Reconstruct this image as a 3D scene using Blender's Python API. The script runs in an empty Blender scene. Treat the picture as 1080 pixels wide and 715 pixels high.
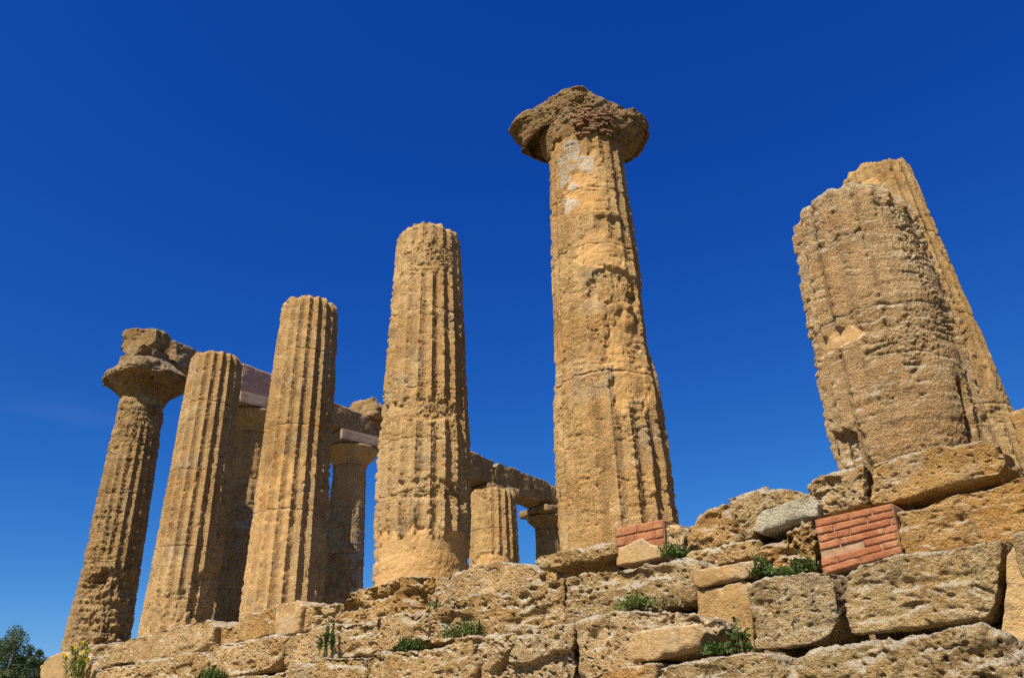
import bpy, math, random
import numpy as np
from mathutils import Matrix, Vector

SC = bpy.context.scene
COL = SC.collection
rng = random.Random(7)
nrg = np.random.default_rng(11)

# ------------------------------------------------------------------ camera
F, PIT, ROLL, TH, X0, Y0, Z0 = 850.0, 0.463927, -0.032249, -0.701703, -8.27103, 16.57517, 1.878530
W, H = 1080.0, 715.0
ct, st = math.cos(TH), math.sin(TH)
cp, sp = math.cos(PIT), math.sin(PIT)
CAM = np.array([-(ct * X0 + st * Y0), st * X0 - ct * Y0, -Z0])
cr, sr = math.cos(ROLL), math.sin(ROLL)


def cam2world(x, y, z):          # x right, y up, z forward  (before roll)
    X, Y, Z = x, z * cp - y * sp, z * sp + y * cp
    return np.array([ct * X + st * Y, -st * X + ct * Y, Z])


def ray(px, py):
    a, b = px - W / 2, -(py - H / 2)
    x, y = cr * a - sr * b, sr * a + cr * b
    return cam2world(x, y, F) / F


def hit(px, py, ax, val):
    r = ray(px, py)
    t = (val - CAM[ax]) / r[ax]
    return CAM + t * r


def hit_cyl(px, py, u, v, R):
    r = ray(px, py)
    o = CAM[:2] - np.array([u, v])
    a = r[0] ** 2 + r[1] ** 2
    b = o @ r[:2]
    c = o @ o - R * R
    disc = b * b - a * c
    t = (-b - math.sqrt(max(disc, 0))) / a
    p = CAM + t * r
    return math.atan2(p[1] - v, p[0] - u), p[2], t


cam_d = bpy.data.cameras.new("camera")
cam = bpy.data.objects.new("camera", cam_d)
COL.objects.link(cam)
SC.camera = cam
cam_d.sensor_fit = 'HORIZONTAL'
cam_d.sensor_width = 36.0
cam_d.lens = F / W * 36.0
cam_d.clip_start = 0.05
cam_d.clip_end = 6000
rx = cam2world(cr, sr, 0)
ry = cam2world(-sr, cr, 0)
rz = -cam2world(0, 0, 1)
M = Matrix(((rx[0], ry[0], rz[0], CAM[0]), (rx[1], ry[1], rz[1], CAM[1]), (rx[2], ry[2], rz[2], CAM[2]), (0, 0, 0, 1)))
cam.matrix_world = M

# ------------------------------------------------------------------ sky + sun
SKY_GRADE = [(0.0694, 2.2), (0.2688, 1.35), (1.10, 0.72)]
SUN_EL = math.radians(50)
sun_h = np.array([0.11, -0.994])          # towards the sun, in plan
sun_h /= np.linalg.norm(sun_h)
world = bpy.data.worlds.new("World")
SC.world = world
world.use_nodes = True
wn = world.node_tree
wn.nodes.clear()
out = wn.nodes.new('ShaderNodeOutputWorld')
bg = wn.nodes.new('ShaderNodeBackground')
sky = wn.nodes.new('ShaderNodeTexSky')
sky.sky_type = 'NISHITA'
sky.sun_disc = False
sky.sun_elevation = SUN_EL
sky.sun_rotation = math.atan2(sun_h[0], sun_h[1])
sky.altitude = 300
sky.air_density = 0.9
sky.dust_density = 0.05
sky.ozone_density = 3.5
sep_c = wn.nodes.new('ShaderNodeSeparateColor')
com_c = wn.nodes.new('ShaderNodeCombineColor')
wn.links.new(sky.outputs[0], sep_c.inputs[0])
for ch, (g_, p_) in enumerate(SKY_GRADE):      # deep polarised blue: contrast and gain per channel
    pw = wn.nodes.new('ShaderNodeMath'); pw.operation = 'POWER'; pw.inputs[1].default_value = p_
    mu = wn.nodes.new('ShaderNodeMath'); mu.operation = 'MULTIPLY'; mu.inputs[1].default_value = g_
    wn.links.new(sep_c.outputs[ch], pw.inputs[0]); wn.links.new(pw.outputs[0], mu.inputs[0]); wn.links.new(mu.outputs[0], com_c.inputs[ch])
# one faint wisp of cirrus low on the left
wd = ray(70, 436); wd /= np.linalg.norm(wd)
wr = np.array([wd[1], -wd[0], 0.0]); wr /= np.linalg.norm(wr)
wu = np.cross(wr, wd)
tc = wn.nodes.new('ShaderNodeTexCoord')


def wmath(op, a, b=None, c=None):
    m = wn.nodes.new('ShaderNodeMath'); m.operation = op
    for i_, v_ in enumerate((a, b, c)):
        if v_ is None: continue
        if isinstance(v_, (int, float)): m.inputs[i_].default_value = v_
        else: wn.links.new(v_, m.inputs[i_])
    return m.outputs[0]


def wdot(v_):
    m = wn.nodes.new('ShaderNodeVectorMath'); m.operation = 'DOT_PRODUCT'
    wn.links.new(tc.outputs['Generated'], m.inputs[0]); m.inputs[1].default_value = tuple(v_)
    return m.outputs['Value']


nz = wn.nodes.new('ShaderNodeTexNoise'); nz.inputs['Scale'].default_value = 9; nz.inputs['Detail'].default_value = 6
mpn = wn.nodes.new('ShaderNodeMapping'); mpn.inputs['Scale'].default_value = (1, 1, 5)
wn.links.new(tc.outputs['Generated'], mpn.inputs['Vector']); wn.links.new(mpn.outputs[0], nz.inputs['Vector'])
gx = wmath('POWER', wmath('DIVIDE', wdot(wr), 0.075), 2.0)
gy = wmath('POWER', wmath('ABSOLUTE', wmath('DIVIDE', wmath('ADD', wdot(wu), wmath('MULTIPLY', wmath('SUBTRACT', nz.outputs[0], 0.5), 0.03)), 0.014)), 2.0)
front = wmath('GREATER_THAN', wdot(wd), 0.5)
wisp = wmath('MULTIPLY', wmath('MULTIPLY', wmath('EXPONENT', wmath('MULTIPLY', wmath('ADD', gx, gy), -1.0)), front), wmath('MULTIPLY', nz.outputs[0], 0.05))
mxw = wn.nodes.new('ShaderNodeMix'); mxw.data_type = 'RGBA'
wn.links.new(wisp, mxw.inputs[0]); wn.links.new(com_c.outputs[0], mxw.inputs[6]); mxw.inputs[7].default_value = (3.2, 4.2, 5.6, 1)
wn.links.new(mxw.outputs[2], bg.inputs['Color'])
bg.inputs['Strength'].default_value = 0.1
wn.links.new(bg.outputs[0], out.inputs['Surface'])

sl = bpy.data.lights.new("sun", 'SUN')
sl.energy = 5.0
sl.angle = math.radians(0.5)
sl.color = (1.0, 0.95, 0.86)
so = bpy.data.objects.new("sun", sl)
COL.objects.link(so)
sd = Vector((sun_h[0] * math.cos(SUN_EL), sun_h[1] * math.cos(SUN_EL), math.sin(SUN_EL)))
so.rotation_euler = sd.to_track_quat('Z', 'Y').to_euler()
so.location = (0, 0, 60)

SC.view_settings.view_transform = 'Standard'
SC.view_settings.look = 'None'
SC.view_settings.exposure = 0.80
SC.view_settings.gamma = 1.0
SC.view_settings.use_curve_mapping = False
SC.render.engine = 'CYCLES'
SC.cycles.use_denoising = False
SC.cycles.max_bounces = 6
SC.cycles.diffuse_bounces = 3

# ------------------------------------------------------------------ numpy noise
PERM = nrg.permutation(4096)
GR = nrg.normal(size=(4096, 3))
GR /= np.linalg.norm(GR, axis=1)[:, None]
GR = GR.astype(np.float32)
JIT = nrg.random((4096, 3)).astype(np.float32)


def perlin(p):
    p = np.asarray(p, dtype=np.float32)
    i = np.floor(p).astype(np.int64)
    f = p - i
    w = f * f * f * (f * (f * 6 - 15) + 10)
    res = 0
    for dx in (0, 1):
        hx = PERM[(i[:, 0] + dx) & 4095]
        wx = w[:, 0] if dx else 1 - w[:, 0]
        for dy in (0, 1):
            hy = PERM[(hx + i[:, 1] + dy) & 4095]
            wy = w[:, 1] if dy else 1 - w[:, 1]
            for dz in (0, 1):
                g = GR[PERM[(hy + i[:, 2] + dz) & 4095]]
                wz = w[:, 2] if dz else 1 - w[:, 2]
                d = g[:, 0] * (f[:, 0] - dx) + g[:, 1] * (f[:, 1] - dy) + g[:, 2] * (f[:, 2] - dz)
                res = res + d * wx * wy * wz
    return res * 1.5


def fbm(p, octs=3, gain=0.5):
    r, a = 0, 1.0
    p = np.asarray(p, dtype=np.float32)
    for k in range(octs):
        r = r + a * perlin(p * 2.03 ** k + 17.3 * k)
        a *= gain
    return r


def worley(p):
    p = np.asarray(p, dtype=np.float32)
    i = np.floor(p).astype(np.int64)
    f = p - i
    best = np.full(len(p), 9.0, np.float32)
    for dx in (-1, 0, 1):
        hx = PERM[(i[:, 0] + dx) & 4095]
        for dy in (-1, 0, 1):
            hy = PERM[(hx + i[:, 1] + dy) & 4095]
            for dz in (-1, 0, 1):
                h = PERM[(hy + i[:, 2] + dz) & 4095]
                o = JIT[h]
                d = (dx + o[:, 0] - f[:, 0]) ** 2 + (dy + o[:, 1] - f[:, 1]) ** 2 + (dz + o[:, 2] - f[:, 2]) ** 2
                np.minimum(best, d, out=best)
    return best                      # squared distance to the nearest cell point


def sstep(a, b, x):
    t = np.clip((x - a) / (b - a), 0, 1)
    return t * t * (3 - 2 * t)


# ------------------------------------------------------------------ objects
def mesh_obj(name, V, Q, mat, parent=None, attrs=None, smooth=True, tris=None):
    me = bpy.data.meshes.new(name)
    V = np.asarray(V, dtype=np.float32)
    Q = np.asarray(Q, dtype=np.int32).reshape(-1, 4)
    T = np.zeros((0, 3), np.int32) if tris is None else np.asarray(tris, dtype=np.int32).reshape(-1, 3)
    me.vertices.add(len(V))
    me.vertices.foreach_set('co', V.ravel())
    nl = Q.size + T.size
    me.loops.add(nl)
    me.loops.foreach_set('vertex_index', np.concatenate([Q.ravel(), T.ravel()]))
    npoly = len(Q) + len(T)
    me.polygons.add(npoly)
    ls = np.concatenate([np.arange(len(Q)) * 4, Q.size + np.arange(len(T)) * 3]).astype(np.int32)
    me.polygons.foreach_set('loop_start', ls)
    me.polygons.foreach_set('use_smooth', np.full(npoly, smooth, dtype=bool))
    me.update(calc_edges=True)
    me.validate()
    for k, a in (attrs or {}).items():
        at = me.attributes.new(k, 'FLOAT', 'POINT')
        at.data.foreach_set('value', np.asarray(a, dtype=np.float32))
    o = bpy.data.objects.new(name, me)
    COL.objects.link(o)
    if mat:
        me.materials.append(mat)
    if parent is not None:
        o.parent = parent
    return o


def tag(o, label, cat, group=None):
    o['label'] = label
    o['category'] = cat
    if group:
        o['group'] = group
    return o


def empty(name, loc, label, cat, group=None):
    o = bpy.data.objects.new(name, None)
    COL.objects.link(o)
    o.location = loc
    o.empty_display_size = 0.2
    return tag(o, label, cat, group)


def normals(V, Q):
    a, b, c, d = V[Q[:, 0]], V[Q[:, 1]], V[Q[:, 2]], V[Q[:, 3]]
    fn = np.cross(c - a, d - b)
    N = np.zeros_like(V)
    for k in range(4):
        np.add.at(N, Q[:, k], fn)
    return N / (np.linalg.norm(N, axis=1)[:, None] + 1e-12)


# ------------------------------------------------------------------ materials
def new_mat(name):
    m = bpy.data.materials.new(name)
    m.use_nodes = True
    nt = m.node_tree
    nt.nodes.clear()
    o = nt.nodes.new('ShaderNodeOutputMaterial')
    b = nt.nodes.new('ShaderNodeBsdfPrincipled')
    nt.links.new(b.outputs[0], o.inputs[0])
    b.inputs['Roughness'].default_value = 0.95
    b.inputs['Specular IOR Level'].default_value = 0.15
    return m, nt, b


class NT:
    def __init__(s, nt):
        s.nt = nt
        g = nt.nodes.new('ShaderNodeNewGeometry')
        s.geo = g
        s.pos = g.outputs['Position']

    def lk(s, a, b):
        s.nt.links.new(a, b)

    def val(s, sock, v):
        if hasattr(v, 'is_linked') or isinstance(v, bpy.types.NodeSocket):
            s.lk(v, sock)
        else:
            sock.default_value = v

    def mapped(s, scale, loc=(0, 0, 0)):
        m = s.nt.nodes.new('ShaderNodeMapping')
        m.inputs['Scale'].default_value = scale
        m.inputs['Location'].default_value = loc
        s.lk(s.pos, m.inputs['Vector'])
        return m.outputs[0]

    def noise(s, scale, detail=5, rough=0.6, vec=None, dist=0.0):
        n = s.nt.nodes.new('ShaderNodeTexNoise')
        n.inputs['Scale'].default_value = scale
        n.inputs['Detail'].default_value = detail
        n.inputs['Roughness'].default_value = rough
        n.inputs['Distortion'].default_value = dist
        s.lk(vec or s.pos, n.inputs['Vector'])
        return n.outputs[0]

    def voro(s, scale, feature='F1', vec=None):
        n = s.nt.nodes.new('ShaderNodeTexVoronoi')
        n.feature = feature
        n.inputs['Scale'].default_value = scale
        s.lk(vec or s.pos, n.inputs['Vector'])
        return n.outputs['Distance']

    def ramp(s, fac, a, b, lo=0.0, hi=1.0):
        r = s.nt.nodes.new('ShaderNodeMapRange')
        r.interpolation_type = 'SMOOTHSTEP'
        r.inputs['From Min'].default_value = a
        r.inputs['From Max'].default_value = b
        r.inputs['To Min'].default_value = lo
        r.inputs['To Max'].default_value = hi
        s.lk(fac, r.inputs['Value'])
        return r.outputs[0]

    def mix(s, fac, a, b, mode='MIX'):
        m = s.nt.nodes.new('ShaderNodeMix')
        m.data_type = 'RGBA'
        m.blend_type = mode
        s.val(m.inputs[0], fac)
        s.val(m.inputs[6], a if not isinstance(a, tuple) else (*a, 1))
        s.val(m.inputs[7], b if not isinstance(b, tuple) else (*b, 1))
        return m.outputs[2]

    def math(s, op, a, b=0.0):
        m = s.nt.nodes.new('ShaderNodeMath')
        m.operation = op
        s.val(m.inputs[0], a)
        s.val(m.inputs[1], b)
        return m.outputs[0]

    def attr(s, name):
        a = s.nt.nodes.new('ShaderNodeAttribute')
        a.attribute_name = name
        return a.outputs['Fac']

    def bump(s, h, strength, dist, normal=None):
        b = s.nt.nodes.new('ShaderNodeBump')
        s.val(b.inputs['Strength'], strength)
        b.inputs['Distance'].default_value = dist
        s.lk(h, b.inputs['Height'])
        if normal:
            s.lk(normal, b.inputs['Normal'])
        return b.outputs[0]


def stone_mat(name, dark, mid, light, lichen=0.25, lichen_col=(0.40, 0.35, 0.26), bump=0.8, dots=0.4, top_lichen=0.3, iron=0.35, crust=0.0, patina=0.0, grey=0.45):
    m, nt, b = new_mat(name)
    n = NT(nt)
    big = n.ramp(n.noise(0.9, 3, 0.55), 0.32, 0.68)
    med = n.ramp(n.noise(4.5, 6, 0.7, dist=0.6), 0.36, 0.72)
    flat = n.mapped((1.0, 1.0, 2.4))
    strat = n.noise(1.0, 4, 0.6, vec=n.mapped((1.6, 1.6, 9.0)))
    c = n.mix(big, mid, light)
    c = n.mix(n.math('MULTIPLY', med, 0.7), c, dark)
    c = n.mix(n.ramp(strat, 0.52, 0.72, 0, 0.4), c, light)
    # iron-rich ochre stains
    c = n.mix(n.ramp(n.noise(2.3, 5, 0.65), 0.52, 0.70, 0, iron), c, (mid[0] * 1.05, mid[1] * 0.80, mid[2] * 0.46))
    oi = nt.nodes.new('ShaderNodeObjectInfo')
    rv = oi.outputs['Random']
    c = n.mix(n.ramp(rv, 0.0, 1.0, 0.0, 0.42), c, tuple(0.72 * x for x in mid))
    c = n.mix(n.ramp(n.math('FRACT', n.math('MULTIPLY', rv, 7.13)), 0.5, 1.0, 0.0, 0.35), c, (light[0] * 0.95, light[1] * 1.02, light[2] * 1.25))
    if patina:                       # brown weathering stains and old rain streaks
        p1 = n.ramp(n.noise(2.6, 8, 0.75, dist=0.5), 0.52, 0.60, 0, patina * 0.75)
        p2 = n.ramp(n.noise(1.0, 6, 0.7, vec=n.mapped((7.0, 7.0, 0.7), (3.1, 0.4, 8.0))), 0.52, 0.64, 0, patina * 0.65)
        p3 = n.ramp(n.noise(1.0, 5, 0.65, vec=n.mapped((1.1, 1.1, 7.0), (1.7, 5.0, 2.0))), 0.56, 0.64, 0, patina * 0.5)
        c = n.mix(p3, c, (mid[0] * 0.95, mid[1] * 0.78, mid[2] * 0.55))
        stain = (dark[0] * 0.62, dark[1] * 0.60, dark[2] * 0.62)
        c = n.mix(n.math('MAXIMUM', p1, p2), c, stain)
    gw = n.ramp(n.noise(1.5, 9, 0.78, vec=n.mapped((1, 1, 1), (9.0, 2.0, 4.0))), 0.53, 0.62, 0, grey)
    c = n.mix(gw, c, n.mix(n.noise(18, 4, 0.7), (0.19, 0.14, 0.085), (0.47, 0.38, 0.25)))
    pw = n.ramp(n.noise(2.1, 9, 0.78, vec=n.mapped((1, 1, 1.6), (1.0, 7.0, 3.0))), 0.53, 0.64, 0, 0.55)
    c = n.mix(pw, c, (min(light[0] * 1.12, .74), min(light[1] * 1.2, .6), light[2] * 1.45))
    patch = n.ramp(n.noise(3.4, 4, 0.6, vec=n.mapped((1, 1, 1), (4.0, 1.0, 6.0))), 0.35, 0.62, 0.25, 1.0)
    # repaired / smooth skin
    sm = n.attr('smoothskin')
    c = n.mix(n.math('MULTIPLY', sm, 0.5), c, (mid[0] * 0.98, mid[1] * 0.93, mid[2] * 0.85))
    # pale plaster
    c = n.mix(n.math('MULTIPLY', n.attr('plaster'), n.ramp(n.noise(20, 5, 0.75), 0.36, 0.5)), c, n.mix(n.noise(50, 4, 0.7), (0.28, 0.21, 0.14), (0.54, 0.45, 0.33)))
    inv = n.math('MULTIPLY', patch, n.math('SUBTRACT', 1.0, n.math('MULTIPLY', sm, 0.45)))
    # shell grain at two sizes: pale fragments, dark specks that also paint pit shade
    g1 = n.noise(34, 4, 0.75, vec=flat)
    g2 = n.noise(85, 3, 0.7, vec=flat)
    pale = (min(light[0] * 1.35, 0.8), min(light[1] * 1.42, 0.72), min(light[2] * 1.6, 0.6))
    c = n.mix(n.math('MULTIPLY', inv, n.ramp(g1, 0.54, 0.72, 0, 0.55)), c, pale)
    c = n.mix(n.math('MULTIPLY', inv, n.ramp(g2, 0.55, 0.75, 0, 0.45)), c, pale)
    c = n.mix(n.math('MULTIPLY', inv, n.ramp(g1, 0.44, 0.30, 0, 0.6)), c, (dark[0] * 0.55, dark[1] * 0.48, dark[2] * 0.45))
    c = n.mix(n.math('MULTIPLY', inv, n.ramp(g2, 0.42, 0.27, 0, 0.55)), c, (dark[0] * 0.5, dark[1] * 0.42, dark[2] * 0.4))
    # lichen crust in flecks, denser on upward faces
    sep = nt.nodes.new('ShaderNodeSeparateXYZ')
    n.lk(n.geo.outputs['Normal'], sep.inputs[0])
    up = n.ramp(sep.outputs['Z'], 0.0, 0.8, 0, top_lichen)
    l = n.math('ADD', n.math('ADD', n.math('MULTIPLY', n.noise(13, 7, 0.8), 0.6), n.math('MULTIPLY', n.noise(1.7, 4, 0.6), 0.4)), up)
    lm = n.ramp(l, 0.62 - lichen * 0.25, 0.70 - lichen * 0.2, 0, min(1, 0.4 + lichen))
    c = n.mix(lm, c, n.mix(n.ramp(n.noise(26, 5, 0.75), 0.35, 0.65), tuple(x * 0.5 for x in lichen_col), tuple(x * 1.4 for x in lichen_col)))
    if crust:                        # pale crust, plus sunlit brightness of top edges painted onto upward faces
        cm = n.math('MULTIPLY', n.ramp(sep.outputs['Z'], 0.1, 0.75), n.ramp(n.noise(5.5, 7, 0.78), 0.34, 0.56))
        c = n.mix(n.math('MULTIPLY', cm, crust), c, n.mix(n.noise(30, 4, 0.7), (0.42, 0.36, 0.26), (0.74, 0.65, 0.49)))
    # black lichen dots
    d1 = n.math('MULTIPLY', n.ramp(n.noise(28, 3, 0.65), 0.57, 0.64), n.ramp(n.noise(2.0, 5, 0.65), 0.46, 0.60))
    c = n.mix(n.math('MULTIPLY', d1, dots), c, (0.05, 0.043, 0.035))
    n.lk(c, b.inputs['Base Color'])
    rough = n.math('SUBTRACT', 1.0, n.math('MULTIPLY', sm, 0.5))
    pits = n.ramp(n.voro(42, vec=n.mapped((1.0, 1.0, 1.5))), 0.05, 0.5)
    h1 = n.math('ADD', n.math('ADD', n.noise(45, 5, 0.75, vec=flat), n.math('MULTIPLY', pits, 0.5)), n.math('MULTIPLY', n.ramp(n.noise(60, 2, 0.5), 0.62, 0.5), 0.5))
    nm = n.bump(h1, n.math('MULTIPLY', rough, min(1.0, bump)), 0.03)
    nm = n.bump(n.noise(140, 3, 0.7), n.math('MULTIPLY', rough, 0.6), 0.008, nm)
    n.lk(nm, b.inputs['Normal'])
    return m


M_COL = stone_mat('calcarenite', (0.27, 0.140, 0.045), (0.46, 0.260, 0.088), (0.60, 0.385, 0.155), lichen=0.02, dots=0.2, top_lichen=0.1, bump=0.8, patina=0.6)
M_GOLD = stone_mat('golden_calcarenite', (0.25, 0.132, 0.042), (0.44, 0.250, 0.082), (0.57, 0.365, 0.145), lichen=0.02, dots=0.2, top_lichen=0.1, bump=0.8, patina=0.6, grey=0.2)
M_COLD = stone_mat('weathered_calcarenite', (0.22, 0.118, 0.038), (0.375, 0.215, 0.074), (0.50, 0.32, 0.13), lichen=0.05, dots=0.3, top_lichen=0.15, bump=0.9, patina=0.6)
M_PINKST = stone_mat('pinkish_calcarenite', (0.27, 0.152, 0.060), (0.45, 0.270, 0.112), (0.58, 0.395, 0.19), lichen=0.04, dots=0.3, top_lichen=0.4, bump=0.9, patina=0.5, grey=0.6, crust=0.6)
M_STEP = stone_mat('crusted_step_stone', (0.29, 0.150, 0.046), (0.50, 0.290, 0.098), (0.66, 0.435, 0.185), lichen=0.12, lichen_col=(0.47, 0.38, 0.25), dots=0.8, top_lichen=0.30, bump=1.0, crust=0.8, patina=0.4)
M_STEPG = stone_mat('grey_crusted_stone', (0.24, 0.135, 0.045), (0.43, 0.262, 0.092), (0.56, 0.385, 0.175), lichen=0.2, lichen_col=(0.42, 0.34, 0.23), dots=0.95, top_lichen=0.26, bump=1.0, crust=0.6, patina=0.7)
M_OCHRE = stone_mat('golden_ochre_stone', (0.26, 0.130, 0.034), (0.46, 0.245, 0.068), (0.57, 0.345, 0.12), lichen=0.05, dots=0.5, top_lichen=0.25, bump=0.9, iron=0.7, crust=0.4, patina=0.5)
M_TAN = stone_mat('smooth_tan_stone', (0.26, 0.145, 0.05), (0.385, 0.228, 0.082), (0.46, 0.295, 0.122), lichen=0.06, dots=0.35, top_lichen=0.25, bump=0.4, patina=0.7)
M_GREY = stone_mat('pale_grey_stone', (0.27, 0.215, 0.12), (0.42, 0.345, 0.21), (0.50, 0.43, 0.28), lichen=0.2, lichen_col=(0.42, 0.37, 0.27), dots=0.5, top_lichen=0.1, bump=0.8, iron=0.1)
M_CAP = stone_mat('lichened_capital_stone', (0.19, 0.105, 0.036), (0.36, 0.21, 0.078), (0.46, 0.29, 0.12), lichen=0.06, lichen_col=(0.31, 0.265, 0.19), dots=0.7, top_lichen=0.55, bump=1.0, patina=0.6)
M_BEAM = stone_mat('brown_beam_stone', (0.20, 0.105, 0.038), (0.35, 0.205, 0.078), (0.46, 0.295, 0.13), lichen=0.1, dots=0.4, top_lichen=0.3, bump=0.9, patina=0.7)


def simple_mat(name, c1, c2, scale, bump=0.3, rough=0.9, island=0.0):
    m, nt, b = new_mat(name)
    n = NT(nt)
    c = n.mix(n.ramp(n.noise(scale, 6, 0.65), 0.3, 0.7), c1, c2)
    if island:
        c = n.mix(n.math('MULTIPLY', n.geo.outputs['Random Per Island'], island), c, (c1[0] * 1.45, c1[1] * 2.0, c1[2] * 1.7))
        c = n.mix(n.ramp(n.noise(9, 7, 0.75), 0.52, 0.70, 0, 0.55), c, (0.44, 0.27, 0.13))
        c = n.mix(n.ramp(n.noise(45, 3, 0.7), 0.6, 0.75, 0, 0.5), c, (0.13, 0.05, 0.03))
    n.lk(c, b.inputs['Base Color'])
    n.lk(n.bump(n.noise(scale * 8, 5, 0.7), bump, 0.02), b.inputs['Normal'])
    b.inputs['Roughness'].default_value = rough
    return m


M_BRICK = simple_mat('red_brick', (0.24, 0.078, 0.033), (0.38, 0.155, 0.072), 7, 0.7, island=0.24)
M_BRICKD = simple_mat('old_brick', (0.13, 0.055, 0.028), (0.33, 0.19, 0.095), 14, 0.7)
M_MORTAR = simple_mat('mortar', (0.24, 0.13, 0.07), (0.40, 0.25, 0.14), 12, 0.5)
M_PINK = simple_mat('pink_repair', (0.34, 0.185, 0.13), (0.46, 0.29, 0.205), 6, 0.6)
M_MAUVE = simple_mat('mauve_concrete', (0.20, 0.138, 0.098), (0.29, 0.205, 0.145), 3, 0.3)
M_CORE = stone_mat('rubble_fill', (0.16, 0.10, 0.045), (0.28, 0.18, 0.08), (0.36, 0.25, 0.12), lichen=0.1, dots=0.3, bump=1.0)


def leaf_mat(name, c1, c2, trans=0.25):
    m, nt, b = new_mat(name)
    n = NT(nt)
    c = n.mix(n.geo.outputs['Random Per Island'], c1, c2)
    c = n.mix(n.ramp(n.noise(1.3, 3, 0.6), 0.35, 0.65), c, tuple(x * 0.72 for x in c1))
    n.lk(c, b.inputs['Base Color'])
    b.inputs['Roughness'].default_value = 0.6
    t = nt.nodes.new('ShaderNodeBsdfTranslucent')
    n.lk(c, t.inputs[0])
    ms = nt.nodes.new('ShaderNodeMixShader')
    ms.inputs[0].default_value = trans
    nt.links.new(b.outputs[0], ms.inputs[1])
    nt.links.new(t.outputs[0], ms.inputs[2])
    o = [x for x in nt.nodes if x.type == 'OUTPUT_MATERIAL'][0]
    nt.links.new(ms.outputs[0], o.inputs[0])
    return m


M_WEED = leaf_mat('weed_green', (0.045, 0.085, 0.014), (0.19, 0.21, 0.05))
M_WEEDY = leaf_mat('weed_yellow_green', (0.10, 0.15, 0.025), (0.22, 0.22, 0.05))
M_DRY = leaf_mat('dry_stem', (0.22, 0.15, 0.06), (0.34, 0.25, 0.11))
M_FLOWER = leaf_mat('yellow_flower', (0.70, 0.50, 0.02), (0.80, 0.62, 0.05))
M_OLIVE = leaf_mat('olive_leaf', (0.045, 0.07, 0.02), (0.17, 0.20, 0.085), 0.2)
M_PINEG = leaf_mat('dark_leaf', (0.02, 0.045, 0.018), (0.06, 0.10, 0.035), 0.15)
M_BARK = simple_mat('bark', (0.10, 0.075, 0.05), (0.17, 0.13, 0.09), 6, 0.8)


# ------------------------------------------------------------------ ground
def ground():
    n = 140
    a = np.sign(np.linspace(-1, 1, n)) * np.abs(np.linspace(-1, 1, n)) ** 3 * 2500
    X, Y = np.meshgrid(a, a, indexing='ij')
    P = np.stack([X.ravel(), Y.ravel(), np.zeros(n * n)], 1)
    d = np.hypot(P[:, 0] - 8, P[:, 1] - 12)
    z = -3.45 - 0.10 * np.clip(-P[:, 0] - 4, 0, 60) + perlin(P / 37.0 + 3) * np.clip(d - 25, 0, 60) * 0.03
    P[:, 2] = z + perlin(P * 0.5) * 0.05
    idx = np.arange(n * n).reshape(n, n)
    Q = np.stack([idx[:-1, :-1], idx[1:, :-1], idx[1:, 1:], idx[:-1, 1:]], -1).reshape(-1, 4)
    m, nt, b = new_mat('dry_earth')
    k = NT(nt)
    c = k.mix(k.ramp(k.noise(0.25, 6, 0.65), 0.38, 0.62), (0.17, 0.13, 0.065), (0.075, 0.09, 0.03))
    c = k.mix(k.ramp(k.noise(6, 5, 0.7), 0.4, 0.7, 0, 0.6), c, (0.24, 0.18, 0.10))
    k.lk(c, b.inputs['Base Color'])
    k.lk(k.bump(k.noise(5, 6, 0.7), 0.8, 0.05), b.inputs['Normal'])
    o = mesh_obj('ground', P, Q, m)
    o['kind'] = 'structure'


ground()


# ------------------------------------------------------------------ rough box (subdivided, rounded, eroded)
def box_grid(lx, ly, lz, h):
    """closed box surface centred at origin, quads of about h"""
    nx, ny, nz = [max(2, int(math.ceil(l / h))) for l in (lx, ly, lz)]
    Vs, Qs, off = [], [], 0
    def face(nu, nv, fn):
        nonlocal off
        u, v = np.meshgrid(np.linspace(-.5, .5, nu + 1), np.linspace(-.5, .5, nv + 1), indexing='ij')
        Vs.append(fn(u.ravel(), v.ravel()))
        idx = np.arange((nu + 1) * (nv + 1)).reshape(nu + 1, nv + 1) + off
        Qs.append(np.stack([idx[:-1, :-1], idx[1:, :-1], idx[1:, 1:], idx[:-1, 1:]], -1).reshape(-1, 4))
        off += (nu + 1) * (nv + 1)
    c = lambda x, k: np.full_like(x, k)
    face(nx, ny, lambda u, v: np.stack([u, v, c(u, .5)], 1))
    face(nx, ny, lambda u, v: np.stack([u, -v, c(u, -.5)], 1))
    face(nx, nz, lambda u, v: np.stack([u, c(u, -.5), v], 1))
    face(nx, nz, lambda u, v: np.stack([u, c(u, .5), -v], 1))
    face(ny, nz, lambda u, v: np.stack([c(u, .5), u, v], 1))
    face(ny, nz, lambda u, v: np.stack([c(u, -.5), u, -v], 1))
    V = np.concatenate(Vs)
    Q = np.concatenate(Qs)
    # weld
    key = np.round(V * 1e5).astype(np.int64)
    _, first, inv = np.unique(key, axis=0, return_index=True, return_inverse=True)
    return V[first] * np.array([lx, ly, lz]), inv.ravel()[Q]


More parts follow.
